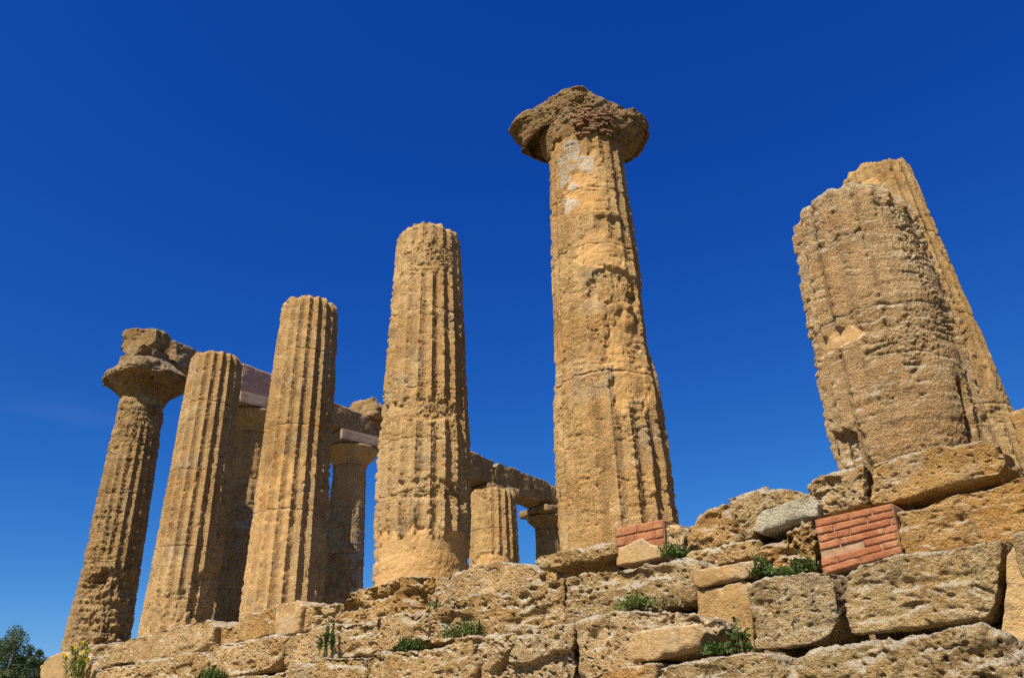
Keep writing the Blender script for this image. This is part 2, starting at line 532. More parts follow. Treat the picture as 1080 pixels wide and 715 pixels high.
def erode(V, Q, amp, seed, pit=0.5, fine=1.0, big=1.0, fy=None):
    N = normals(V, Q)
    if fy is not None:               # flat front: push straight out
        N = N * (1 - fy)[:, None] + np.array([0, -1.0, 0]) * fy[:, None]
    P = V + seed * 13.7
    msk = sstep(-0.25, 0.45, fbm(P * 2.1 + 31, 3))
    hol = sstep(0.12, 0.55, fbm(P * np.array([2.2, 2.2, 4.5]) + 71, 2))          # elongated hollows along the bedding
    wp = P + 0.05 * np.stack([perlin(P * 6), perlin(P * 6 + 40), perlin(P * 6 + 80)], 1)
    d = fbm(P * 1.5, 2) * 0.85 * big + fbm(P * 4.6, 4, 0.55) * 0.38
    w1 = np.clip(worley(wp * np.array([7, 7, 9.0])), 0, 0.7)
    w2 = np.clip(worley(wp * np.array([17, 17, 21.0]) + 9), 0, 0.7)
    w3 = np.clip(worley(P * np.array([34, 34, 46.0]) + 4), 0, 0.7)
    d = d - pit * (0.12 + 1.0 * msk) * ((0.45 - w1) * 0.6 + (0.4 - w2) * 0.5 + (0.4 - w3) * 0.34)
    d = d - pit * sstep(0.30, 0.52, perlin(P * np.array([8.0, 8.0, 11.0]) + 5) + 0.5 * perlin(P * 3 + 9)) * 0.9 * (0.2 + msk)
    d = d - pit * hol * 1.15
    d = d - pit * sstep(0.34, 0.5, perlin(P * np.array([20.0, 20.0, 28.0]) + 55)) * 0.55
    d = d + fine * perlin(P * 50.0) * 0.10
    return V + N * (amp * d)[:, None]


def rough_block(name, c, size, rz, mat, seed, amp=0.05, R=0.08, h=0.04, parent=None, tilt=(0, 0), pit=0.5, loc=None, cuts=0, sub=0.82):
    V, Q = box_grid(*size, h)
    hs = np.array(size) / 2
    R = min(R, hs.min() * 0.95)
    core = np.clip(V, -(hs - R), hs - R)
    d = V - core
    L = np.linalg.norm(d, axis=1)
    V = core + d * (R / np.maximum(L, 1e-6))[:, None] * (L > 1e-6)[:, None]
    rc_ = np.random.default_rng(int(seed * 10) + 3)
    for _ in range(cuts):            # broken-off corners: flat fracture planes
        nv = rc_.normal(size=3); nv /= np.linalg.norm(nv)
        dmax = (V @ nv).max() * rc_.uniform(sub - .12, sub + .08)
        V = V - np.clip(V @ nv - dmax, 0, None)[:, None] * nv[None]
    rot = np.array(Matrix.Rotation(rz, 3, 'Z') @ Matrix.Rotation(tilt[0], 3, 'X') @ Matrix.Rotation(tilt[1], 3, 'Y'))
    V = V @ rot.T + np.array(c)
    V = erode(V, Q, amp, seed, pit)
    base = np.array(c if parent is None else (0, 0, 0))
    o = mesh_obj(name, V - base, Q, mat, parent)
    if parent is None:
        o.location = base
    return o


# ------------------------------------------------------------------ stone traced on a wall plane, with real depth
def resample(P, n):
    P = np.asarray(P, float)
    Pc = np.vstack([P, P[:1]])
    s = np.r_[0, np.cumsum(np.linalg.norm(np.diff(Pc, axis=0), axis=1))]
    t = np.linspace(0, s[-1], n, endpoint=False)
    return np.stack([np.interp(t, s, Pc[:, k]) for k in range(2)], 1), s[-1]


def stone(name, px, v, depth, mat, seed, label, cat='stone block', group=None, amp=0.045, R=0.04, h=0.0105, pit=0.6, bottom=0.0, jag=1.0, lean=0.0, big=0.6):
    pts = np.array([[hit(a, b, 1, v)[k] for k in (0, 2)] for a, b in px])
    if bottom:
        zl = pts[:, 1].min()
        zm = pts[:, 1].mean()
        pts[:, 1] = np.where(pts[:, 1] < zm, np.minimum(pts[:, 1], zl + 0.25) - bottom, pts[:, 1])
    # signed area -> counter-clockwise seen from the front (-v)
    A = 0.5 * np.sum(pts[:, 0] * np.roll(pts[:, 1], -1) - np.roll(pts[:, 0], -1) * pts[:, 1])
    if A < 0:
        pts = pts[::-1]
    _, per = resample(pts, 8)
    n = int(np.clip(per / h, 60, 1100))
    o2, _ = resample(pts, n)
    for _ in range(2 + int(n / 240)):
        o2 = 0.5 * o2 + 0.25 * (np.roll(o2, 1, 0) + np.roll(o2, -1, 0))
    lo, hi = pts.min(0), pts.max(0)
    c = 0.5 * (lo + hi)
    half = (hi - lo) / 2
    ax = 0 if half[0] > half[1] else 1
    keep = max(half[ax] - half[1 - ax], 0)
    tgt = np.tile(c, (n, 1))
    tgt[:, ax] = np.clip(o2[:, ax], c[ax] - keep, c[ax] + keep)
    # tilt of slanting stones: follow mid line of the outline along u
    if ax == 0:
        bins = np.linspace(lo[0], hi[0], 9)
        mid = []
        for a in bins:
            wgt = np.exp(-((o2[:, 0] - a) / (0.12 * (hi[0] - lo[0]) + 1e-6)) ** 2)
            mid.append((wgt * o2[:, 1]).sum() / wgt.sum())
        tgt[:, 1] = np.interp(tgt[:, 0], bins, mid)
    rad = np.linalg.norm(o2 - tgt, axis=1)
    o2 = tgt + (o2 - tgt) * np.clip(1 - 0.014 / np.maximum(rad, 1e-3), 0.3, 1)[:, None]      # open joints
    rad = np.linalg.norm(o2 - tgt, axis=1)
    mr = max(int(rad.max() / h), 4)
    rings = []
    R = min(R, 0.6 * half.min())
    ch = perlin(np.stack([o2[:, 0] * 5, o2[:, 1] * 5, np.full(n, seed)], 1)) + 0.6 * perlin(np.stack([o2[:, 0] * 14, o2[:, 1] * 14, np.full(n, seed)], 1))
    Rv = np.minimum(R * np.clip(0.55 + 1.6 * ch, 0.2, 2.6), rad * 0.8 + 1e-4)
    ss = np.linspace(0, 1, mr + 1)
    for s in ss:
        q = tgt + (o2 - tgt) * s
        d = rad * (1 - s)
        dd = np.clip(Rv - d, 0, Rv)
        y = v + (Rv - np.sqrt(np.maximum(Rv * Rv - dd * dd, 0))) + lean * (q[:, 1] - c[1])
        rings.append(np.stack([q[:, 0], y, q[:, 1]], 1))
    md = max(int(depth / (h * 3)), 4)
    for k in range(1, md + 1):
        y = v + Rv + (depth - Rv) * k / md
        shrink = 1 - 0.10 * (k / md) ** 2
        q = tgt + (o2 - tgt) * shrink
        rings.append(np.stack([q[:, 0], y, q[:, 1]], 1))
    for s in (0.6, 0.2):
        q = tgt + (o2 - tgt) * s * 0.9
        rings.append(np.stack([q[:, 0], np.full(n, v + depth), q[:, 1]], 1))
    nr = len(rings)
    V = np.concatenate(rings)
    V = np.vstack([V, np.zeros((0, 3))])
    idx = np.arange(nr * n).reshape(nr, n)
    nx = np.roll(idx, -1, 1)
    Q = np.stack([idx[:-1], idx[1:], nx[1:], nx[:-1]], -1).reshape(-1, 4)
    # close the inner ring across its medial line (pair opposite points) and the back
    fy = np.zeros(nr)
    fy[:mr + 1] = sstep(1.0, 0.8, ss)
    fy = np.repeat(fy, n)
    def capquads(ring, flip):
        q = []
        m = n // 2
        for i in range(0, m - 1):
            a, b_, c_, d_ = ring[i], ring[i + 1], ring[n - 2 - i], ring[n - 1 - i]
            q.append((a, b_, c_, d_) if flip else (d_, c_, b_, a))
        return q
    # orient the first inner ring so pairing starts at an end of the medial line
    sh = int(np.argmin(o2[:, ax]))
    inner = np.roll(idx[0], -sh)
    outer = np.roll(idx[-1], -sh)
    def facing(q):
        a_, b_, c_, d_ = V[q[:, 0]], V[q[:, 1]], V[q[:, 2]], V[q[:, 3]]
        return np.cross(c_ - a_, d_ - b_)[:, 1].sum()
    qo = np.array(capquads(outer, False))
    if facing(qo) * facing(Q[-n:]) < 0:
        qo = qo[:, ::-1]
    Q = np.vstack([Q, qo])
    N0 = normals(V, Q)
    # make sure normals face outward (front ring should look to -v)
    if N0[idx[mr // 2], 1].mean() > 0:
        Q = Q[:, ::-1]
    V = erode(V, Q, amp, seed, pit, jag, big, fy)
    base = np.array([c[0], v + depth / 2, lo[1]])
    o = mesh_obj(name, V - base, Q, mat)
    o.location = base
    return tag(o, label, cat, group)


# ------------------------------------------------------------------ doric columns
def pwl(z, ctrl):
    zs, rs = zip(*ctrl)
    return np.interp(z, zs, rs)


class Shaft:
    def __init__(s, u, v, zb, zt, prof, seed, flute=1.0, rough=1.0, feats=(), top_amp=0.05, nt=260, hz=0.022, worn=0.0, top_fn=None, bed=0.5, flen=20):
        s.__dict__.update(locals())
        s.phi_cam = math.atan2(CAM[1] - v, CAM[0] - u)
        fs = []
        for f in feats:                     # (kind, px, py, wpx, hpx, amp)
            kind, px, py, wp, hp, amp = f
            th, z, t = hit_cyl(px, py, u, v, np.interp(2.5, [p[0] for p in prof], [p[1] for p in prof]))
            m = t * np.linalg.norm(ray(px, py)) / F
            th_x = math.sin(min(max(th - s.phi_cam, -1.45), 1.45)) if False else 0
            fs.append((kind, th, z, wp * m * 1.05 * 0.5, hp * m * 1.12 * 0.5, amp))
        s.fs = fs

    def surf(s, th, z):
        R = pwl(z, s.prof)
        P = np.stack([R * np.cos(th), R * np.sin(th), z], 1) + s.seed * 7.31
        big = fbm(P * 1.3 + 40, 2)
        mid = fbm(P * 4.2 + 11, 3, 0.55)
        wl = fbm(P * 3.0 + 90, 3, 0.6)
        smooth = np.zeros_like(z)
        plaster = np.zeros_like(z)
        fm = np.clip(1.0 - s.worn - np.clip(big * 1.1 - 0.12, 0, 1) * 0.9, 0, 1) * s.flute
        off = np.zeros_like(z)
        rough = np.full_like(z, s.rough)
        for kind, t0, z0, hw, hh, amp in s.fs:
            dt = (th - t0 + math.pi) % (2 * math.pi) - math.pi
            d = np.maximum(np.abs(dt) * R / hw, np.abs(z - z0) / hh) * 0.55 + np.sqrt((dt * R / hw) ** 2 + ((z - z0) / hh) ** 2) * 0.5
            w = sstep(1.18, 0.86, d + wl * 0.32 + 0.16 * perlin(P * 9.0) + 0.12 * perlin(P * 19.0))
            if kind == 'smooth':
                smooth = np.maximum(smooth, w); fm = fm * (1 - w); off = off - amp * w
            elif kind == 'skin':            # rendered over, flutes kept shallow
                smooth = np.maximum(smooth, w * 0.6); rough = rough * (1 - 0.6 * w); off = off - amp * w
            elif kind == 'plaster':
                plaster = np.maximum(plaster, w * sstep(-0.25, 0.1, mid)); off = off + amp * w
                fm = fm * (1 - w)
            elif kind == 'erode':
                fm = fm * (1 - w); off = off - amp * w * (1 + 0.8 * mid); rough = rough * (1 + 0.8 * w)
            elif kind == 'flute':
                fm = np.maximum(fm, w * amp)
            elif kind == 'bulge':
                w2 = sstep(1.3, 0.3, d + wl * 0.25)
                off = off + amp * w2
        x = (th * s.flen / (2 * math.pi)) % 1.0 * 2 - 1
        R0 = R / 0.6
        fd = 0.060 * R0
        sc = 1 - np.abs(x) ** 1.7
        PZ = P * np.array([5.0, 5.0, 16.0])
        nick = perlin(PZ + 3)
        ar = sstep(0.5, 1.0, np.abs(x)) * np.clip(nick * 0.9 + mid * 0.5 + 0.05, 0, 1)
        f_off = -fd * (sc * fm + (1 - fm) * (0.62 + 0.25 * mid)) - fd * 0.75 * ar * fm
        r_s = rough * (1 - 0.5 * smooth)
        bedn = perlin(np.stack([P[:, 0] * 0.8, P[:, 1] * 0.8, P[:, 2] * 13.0], 1) + 70) + 0.6 * perlin(np.stack([P[:, 0] * 2.5, P[:, 1] * 2.5, P[:, 2] * 31.0], 1) + 20)
        wp = P + 0.03 * np.stack([perlin(P * 8), perlin(P * 8 + 40), perlin(P * 8 + 80)], 1)
        w1 = np.clip(worley(wp * np.array([9.0, 9.0, 17.0])), 0, 0.7)
        w2 = np.clip(worley(wp * np.array([17.0, 17.0, 38.0]) + 9), 0, 0.7)
        w3 = np.clip(worley(P * np.array([34.0, 34.0, 72.0]) + 4), 0, 0.7)
        msk = sstep(-0.15, 0.45, fbm(P * 2.4 + 77, 3))
        sv = P[:, 2] + 0.035 * perlin(P * np.array([3.0, 3.0, 2.0]) + 17)
        gro = sstep(0.10, 0.0, np.abs(perlin(np.stack([P[:, 0] * 1.2, P[:, 1] * 1.2, sv * 9.0], 1) + 5))) * sstep(0.0, 0.3, perlin(P * 3.1 + 51))
        det = mid * 0.009 + perlin(P * np.array([30.0, 30.0, 55.0]) + 8) * 0.0035
        pits = (0.25 + 0.75 * msk) * ((0.4 - w1) * 0.008 + (0.4 - w2) * 0.011 + (0.4 - w3) * 0.010) + gro * 0.016 + sstep(0.40, 0.52, perlin(P * np.array([13.0, 13.0, 22.0]) + 33) + 0.2 * big) * 0.014 * msk + sstep(0.34, 0.46, perlin(P * np.array([22.0, 22.0, 50.0]) + 63)) * 0.012 * msk
        off = off + f_off + r_s * (det - pits + s.bed * bedn * 0.008) + big * 0.012
        off = off + smooth * (mid * 0.026 + (0.4 - w2) * 0.005 + perlin(P * 21.0) * 0.003)
        return R + off, smooth, plaster

    def build(s, joints, mat, parent, name='drum'):
        zs = [s.zb] + [j for j in joints if s.zb < j < s.zt] + [s.zt]
        q_ = np.linspace(-1, 1, s.nt, endpoint=False)
        th = s.phi_cam + math.pi * (0.55 * q_ + 0.45 * q_ ** 3 * np.abs(q_) ** 0.5)      # finer towards the steps' side
        for k in range(len(zs) - 1):
            a, b = zs[k], zs[k + 1]
            last = k == len(zs) - 2
            nz = max(int((b - a) / s.hz), 6)
            t = np.linspace(0, 1, nz + 1)
            T, TH_ = np.meshgrid(t, th, indexing='ij')
            top = np.full(s.nt, b)
            if last:
                pn = np.stack([np.cos(th) * 2.2, np.sin(th) * 2.2, np.full(s.nt, s.seed * 3.3)], 1)
                top = b + s.top_amp * fbm(pn, 4, 0.65) * 1.3
                if s.top_fn is not None:
                    top = top + s.top_fn(th - s.phi_cam)
            wob = np.stack([np.cos(th) * 3, np.sin(th) * 3, np.full(s.nt, s.seed + k * 5.5)], 1)
            bot = np.full(s.nt, a) + (0.022 * perlin(wob) if k > 0 else 0)
            if not last:
                wob2 = np.stack([np.cos(th) * 3, np.sin(th) * 3, np.full(s.nt, s.seed + (k + 1) * 5.5)], 1)
                top = top + 0.022 * perlin(wob2)
            Z = bot[None, :] + (top - bot)[None, :] * T
            r, sm, pl = s.surf(TH_.ravel(), Z.ravel())
            r = r.reshape(T.shape)
            dj = np.minimum((Z - bot[None, :]) + (0 if k > 0 else 9), (top[None, :] - Z) + (9 if last else 0))
            jn = perlin(np.stack([np.cos(TH_).ravel() * 4, np.sin(TH_).ravel() * 4, Z.ravel() * 2 + k], 1)).reshape(T.shape)
            r = r - 0.022 * sstep(0.03, 0.0, dj) * np.clip(0.35 + 1.1 * jn, 0, 1.2)
            if last:
                de = top[None, :] - Z
                r = r - 0.05 * sstep(0.07, 0.0, de) * (0.6 + 0.8 * jn)
            V = np.stack([r * np.cos(TH_), r * np.sin(TH_), Z - 0.0], -1).reshape(-1, 3)
            idx = np.arange(V.shape[0]).reshape(nz + 1, s.nt)
            nx = np.roll(idx, -1, 1)
            Q = [np.stack([idx[:-1], nx[:-1], nx[1:], idx[1:]], -1).reshape(-1, 4)]
            rows = [V]
            n0 = V.shape[0]
            def cap(ring_idx, ringV, flip, rough_a):
                nonlocal n0
                cen = ringV.mean(0)
                prev = ring_idx
                for f in (0.85, 0.65, 0.4, 0.15):
                    q = cen + (ringV - cen) * f
                    if rough_a:
                        q[:, 2] += rough_a * fbm(q * 3.0 + s.seed, 3)
                    rows.append(q)
                    cur = np.arange(s.nt) + n0
                    n0 += s.nt
                    pn_, cn_ = np.roll(prev, -1), np.roll(cur, -1)
                    qq = np.stack([prev, pn_, cn_, cur], -1)
                    Q.append(qq[:, ::-1] if flip else qq)
                    prev = cur
                m = s.nt // 2
                i = np.arange(m - 1)
                qq = np.stack([prev[i], prev[i + 1], prev[s.nt - 2 - i], prev[s.nt - 1 - i]], -1)
                Q.append(qq[:, ::-1] if flip else qq)
            cap(idx[-1], V[idx[-1]], False, 0.06 if last else 0)
            cap(idx[0], V[idx[0]], True, 0)
            Va = np.concatenate(rows)
            ex = Va.shape[0] - V.shape[0]
            at = {'smoothskin': np.r_[sm, np.zeros(ex)], 'plaster': np.r_[pl, np.zeros(ex)]}
            mesh_obj(name, Va, np.concatenate(Q), mat, parent, at)


def lobed(name, u, v, rings, mat, parent, seed, amp=0.05, nt=240, sub=0.025, pit=0.6, square=None):
    """body of revolution with uneven radius: rings = [(z, (right, front, left, back))] seen from the camera side"""
    phi = math.atan2(CAM[1] - v, CAM[0] - u)
    th = np.linspace(0, 2 * math.pi, nt, endpoint=False)
    rel = th - phi
    zs, rr = [], []
    zc4 = np.array([r[0] if isinstance(r[0], tuple) else (r[0],) * len(rings[0][1]) for r in rings], float)
    zc = zc4.mean(1)
    rc = np.array([r[1] for r in rings], float)
    L = np.r_[0, np.cumsum(np.hypot(np.diff(zc), np.diff(rc.mean(1))) + 0.5 * np.abs(np.diff(zc4, axis=0)).max(1))]
    n = max(int(L[-1] / sub), 8)
    l = np.linspace(0, L[-1], n)
    zi = np.stack([np.interp(l, L, zc4[:, k]) for k in range(rc.shape[1])], 1)
    ri = np.stack([np.interp(l, L, rc[:, k]) for k in range(rc.shape[1])], 1)
    nd = rc.shape[1]
    key = {4: [90, 0, -90, 180], 8: [90, 45, 0, -45, -90, -135, 180, 135]}[nd]
    order = np.argsort(key)
    kx = np.radians(np.array(key)[order])
    rl = (rel + math.pi) % (2 * math.pi) - math.pi
    kk = np.r_[kx[-1] - 2 * math.pi, kx, kx[0] + 2 * math.pi]
    j = np.clip(np.searchsorted(kk, rl) - 1, 0, len(kk) - 2)
    f = (rl - kk[j]) / (kk[j + 1] - kk[j])
    f = 0.35 * f + 0.65 * f * f * (3 - 2 * f)
    cols = np.r_[order[-1], order, order[0]]
    Rm = ri[:, cols[j]] * (1 - f) + ri[:, cols[j + 1]] * f
    Zm = zi[:, cols[j]] * (1 - f) + zi[:, cols[j + 1]] * f
    if square is not None:
        sq = np.interp(l, L, np.array(square))[:, None]
        k = 1 / np.maximum(np.abs(np.cos(th)), np.abs(np.sin(th)))
        k = np.minimum(k, 1.30)
        Rm = Rm * (1 + sq * (k - 1)[None, :])
    V = np.stack([Rm * np.cos(th), Rm * np.sin(th), Zm], -1).reshape(-1, 3)
    idx = np.arange(n * nt).reshape(n, nt)
    nx = np.roll(idx, -1, 1)
    Q = np.stack([idx[:-1], nx[:-1], nx[1:], idx[1:]], -1).reshape(-1, 4)
    i = np.arange(nt // 2 - 1)
    for ring, fl in ((idx[-1], False), (idx[0], True)):
        q = np.stack([ring[i], ring[i + 1], ring[nt - 2 - i], ring[nt - 1 - i]], -1)
        Q = np.vstack([Q, q[:, ::-1] if fl else q])
    V = erode(V, Q, amp, seed, pit)
    return mesh_obj(name, V, Q, mat, parent)


S = 3.06
G_ROW = 'front row of temple columns'
G_SIDE = 'columns of the far side row'


def column(u, v, label, group):
    return empty('doric_column', (u, v, 0), label, 'column', group)


# column 1: leftmost, with capital
c1 = column(0, 0, 'leftmost leaning-looking rough column carrying a mushroom-shaped worn capital', G_ROW)
s1 = Shaft(0, 0, -0.3, 5.2, [(-.3, .62), (0, .62), (1, .585), (2.5, .545), (4, .515), (5.42, .475)], 1.1, flute=1.0, rough=1.3, worn=0.1, nt=320, hz=0.02, bed=1.0,
           feats=[('erode', 118, 640, 60, 60, .10), ('erode', 95, 590, 40, 70, .03), ('erode', 150, 440, 60, 60, .03), ('flute', 140, 520, 50, 130, .9)])
s1.build([1.55, 2.95, 4.25], M_COLD, c1)
cp1 = bpy.data.objects.new('capital', None); COL.objects.link(cp1); cp1.parent = c1
lobed('echinus', 0, 0, [(5.08, (.42, .42, .42, .44)), (5.18, (.48, .46, .48, .48)), (5.34, (.62, .54, .58, .56)), (5.48, (.80, .66, .72, .7)), (5.60, (.86, .76, .84, .8)), (5.64, (.60, .6, .6, .6))], M_CAP, cp1, 31, amp=.07, square=[0, 0, .2, .4, .5, .5], nt=300, sub=.02)
lobed('abacus', 0, 0, [((5.58, 5.58, 5.54, 5.6), (.60, .6, .6, .6)), ((5.60, 5.6, 5.55, 5.6), (.86, .78, .76, .8)), ((5.68, 5.68, 5.62, 5.7), (.92, .80, .82, .8)), ((5.80, 5.82, 5.74, 5.8), (.78, .74, .80, .75)), ((5.92, 5.96, 5.90, 5.95), (.58, .60, .52, .66)), (6.04, (.42, .44, .36, .44)), (6.06, (.1, .1, .1, .1))], M_CAP, cp1, 32, amp=.07,
      square=[.5, .5, .5, .4, .3, .2, 0], nt=300, sub=.02)

# column 2
c2 = column(S, 0, 'deeply fluted headless column, second from the left, its flat top touching the stone beam', G_ROW)
Shaft(S, 0, -0.3, 5.16, [(-.3, .63), (0, .63), (1, .60), (2.5, .565), (4, .535), (5.25, .51)], 2.2, rough=.55, worn=-0.1, nt=360, hz=0.019, top_amp=.03,
      feats=[('erode', 225, 635, 60, 50, .05), ('erode', 175, 640, 50, 26, .02), ('flute', 220, 480, 90, 240, 1)]).build([1.35, 2.75, 4.1], M_COL, c2)
# column 3
c3 = column(2 * S, 0, 'tall fluted headless column behind the small upright block', G_ROW)
Shaft(2 * S, 0, -0.3, 5.20, [(-.3, .62), (0, .62), (1, .60), (2.5, .57), (4, .54), (5.3, .495)], 3.3, rough=.55, worn=-0.1, nt=380, hz=0.018, top_amp=.03,
      feats=[('skin', 275, 560, 70, 130, .0), ('flute', 325, 420, 90, 220, 1), ('flute', 300, 590, 100, 130, .8), ('erode', 338, 560, 20, 70, .02)]).build([1.4, 2.8, 4.15], M_COL, c3)
# column 4
c4 = column(3 * S, 0, 'headless column with a smooth worn-back foot and ragged broken flutes above it', G_ROW)
Shaft(3 * S, 0, -0.35, 5.24, [(-.35, .66), (0, .65), (.3, .635), (.8, .655), (1.6, .655), (2.5, .615), (4, .56), (5.36, .50)], 4.4, rough=.95, worn=0.0, nt=480, hz=0.0145, top_amp=.04,
      feats=[('smooth', 446, 590, 150, 62, .03), ('erode', 440, 430, 110, 22, .025), ('erode', 450, 515, 110, 20, .02), ('flute', 455, 350, 70, 90, 1), ('flute', 445, 475, 110, 50, .9),
             ('flute', 450, 535, 110, 40, 1), ('erode', 448, 265, 80, 30, .0)]).build([1.02, 1.75, 2.5, 3.75], M_COL, c4)
# column 5: tall one with capital
c5 = column(4 * S, 0, 'tallest central column crowned by a broad broken capital', G_ROW)
s5 = Shaft(4 * S + .03, 0, -0.3, 5.24, [(-.3, .67), (0, .67), (1, .665), (1.7, .645), (2.0, .60), (3, .585), (4, .555), (5.42, .505)], 5.5, rough=1.0, worn=.3, nt=560, hz=0.0125,
           feats=[('smooth', 664, 375, 46, 110, .035), ('smooth', 640, 258, 60, 40, .018), ('smooth', 622, 190, 56, 66, .012), ('plaster', 597, 178, 26, 84, .008), ('plaster', 612, 168, 30, 18, .006), ('flute', 675, 500, 90, 90, 1), ('flute', 600, 460, 40, 160, .6),
                  ('erode', 655, 300, 60, 40, .05), ('bulge', 648, 222, 40, 8, .05), ('erode', 690, 340, 30, 90, .03), ('flute', 600, 300, 36, 110, .55), ('bulge', 668, 330, 18, 30, .04)])
s5.build([1.75, 3.45, 4.3], M_COL, c5)
cp5 = bpy.data.objects.new('capital', None); COL.objects.link(cp5); cp5.parent = c5
# directions: right, right-front, front, left-front, left, left-back, back, right-back
lobed('echinus', 4 * S, 0, [(5.08, (.42, .42, .42, .42, .42, .42, .42, .42)), (5.20, (.53, .47, .46, .46, .50, .5, .5, .53)), (5.34, (.68, .50, .47, .47, .54, .6, .6, .68)), (5.48, (.80, .54, .48, .48, .58, .68, .7, .8)), (5.60, (.86, .56, .49, .48, .64, .74, .75, .85)), (5.68, (.5, .45, .4, .4, .5, .5, .5, .5))],
      M_CAP, cp5, 41, amp=.06, nt=420, sub=.014, pit=.7)
lobed('abacus', 4 * S, 0, [(5.58, (.3,) * 8), ((5.50, 5.56, 5.6, 5.6, 5.66, 5.6, 5.55, 5.5), (.66, .50, .46, .46, .66, .6, .6, .66)), ((5.42, 5.54, 5.6, 5.6, 5.66, 5.6, 5.5, 5.44), (.84, .53, .48, .46, .74, .75, .75, .82)), ((5.42, 5.56, 5.62, 5.6, 5.42, 5.58, 5.5, 5.46), (.89, .54, .49, .46, .80, .80, .8, .86)),
      ((5.46, 5.60, 5.66, 5.63, 5.44, 5.6, 5.53, 5.48), (.91, .55, .50, .46, .87, .83, .82, .88)), ((5.54, 5.66, 5.72, 5.68, 5.70, 5.68, 5.6, 5.54), (.91, .55, .51, .47, .94, .85, .82, .88)), ((5.63, 5.74, 5.80, 5.76, 5.77, 5.76, 5.68, 5.62), (.90, .54, .52, .49, 1.05, .86, .83, .86)),
      ((5.68, 5.80, 5.88, 5.82, 5.84, 5.82, 5.76, 5.68), (.80, .48, .52, .50, 1.02, .84, .82, .78)), ((5.72, 5.86, 5.98, 5.93, 5.94, 5.92, 5.86, 5.75), (.48, .40, .50, .50, .88, .78, .70, .50)), ((5.84, 5.96, 6.05, 6.03, 6.04, 6.0, 5.95, 5.86), (.33, .31, .38, .42, .72, .56, .45, .36)), ((5.95, 6.0, 6.09, 6.09, 6.10, 6.06, 6.04, 5.98), (.2, .2, .24, .28, .42, .34, .25, .2)), (6.06, (.05,) * 8)],
      M_CAP, cp5, 43, amp=.06, nt=480, sub=.012, pit=.7)
# packing of thin tiles under the capital
def tile_packing():
    Vs, Qs, off = [], [], 0
    r = random.Random(5)
    for k in range(58):
        th = s5.phi_cam + r.uniform(-.15, .85)
        z = 5.12 + r.random() ** .8 * .40
        R = .50 + (z - 5.12) * .14
        V, Q = box_grid(.05, r.uniform(.06, .13), r.uniform(.018, .03), .04)
        V[:, 2] *= 1
        rot = np.array(Matrix.Rotation(th + r.uniform(-.1, .1), 3, 'Z') @ Matrix.Rotation(r.uniform(-.12, .12), 3, 'X'))
        V = V @ rot.T + np.array([R * math.cos(th), R * math.sin(th), z])
        Vs.append(V + (nrg.random(V.shape) - .5) * .008); Qs.append(Q + off); off += len(V)
    o = mesh_obj('tile_packing', np.concatenate(Vs), np.concatenate(Qs), M_BRICKD, cp5, smooth=False)
    o['label'] = 'thin red tiles packed under the capital'
tile_packing()

# column 6: thick broken stump on the right
c6 = column(5 * S, 0, 'broad broken column stump on the right, nearest to the viewer', G_ROW)
Shaft(5 * S, 0, -0.05, 2.78, [(-.1, .52), (0, .55), (.2, .62), (.5, .655), (1.5, .635), (2.8, .575)], 6.6, rough=.95, worn=.0, nt=680, hz=0.011, top_amp=.03,
      feats=[('flute', 870, 280, 70, 110, 1), ('smooth', 884, 358, 74, 16, .022), ('flute', 890, 420, 60, 80, .7), ('erode', 985, 420, 110, 160, .012), ('erode', 965, 280, 70, 130, .01), ('erode', 1024, 440, 14, 60, .12),
             ('erode', 893, 470, 30, 30, .05)], bed=.75,
      top_fn=lambda r: -0.10 * sstep(-.3, -1.3, (r + math.pi) % (2 * math.pi) - math.pi) - 0.20 * sstep(.1, 1.2, (r + math.pi) % (2 * math.pi) - math.pi)).build([1.42], M_PINKST, c6)
# column 7: behind it
c7 = column(15.08, 3.7, 'taller broken column leaning out behind the broad right-hand stump', 'column of the side row')
Shaft(15.08, 3.7, -0.3, 5.5, [(-.3, .74), (1, .70), (2.5, .635), (4, .565), (5.6, .50)], 7.7, rough=.7, worn=.3, nt=420, hz=0.016, top_amp=.04, bed=1.0,
      feats=[('smooth', 918, 186, 30, 12, .02), ('erode', 1010, 380, 60, 120, .02)]).build([1.6, 2.9, 4.2], M_GOLD, c7)

c7.rotation_euler = (0, -0.030, 0)          # leans a little

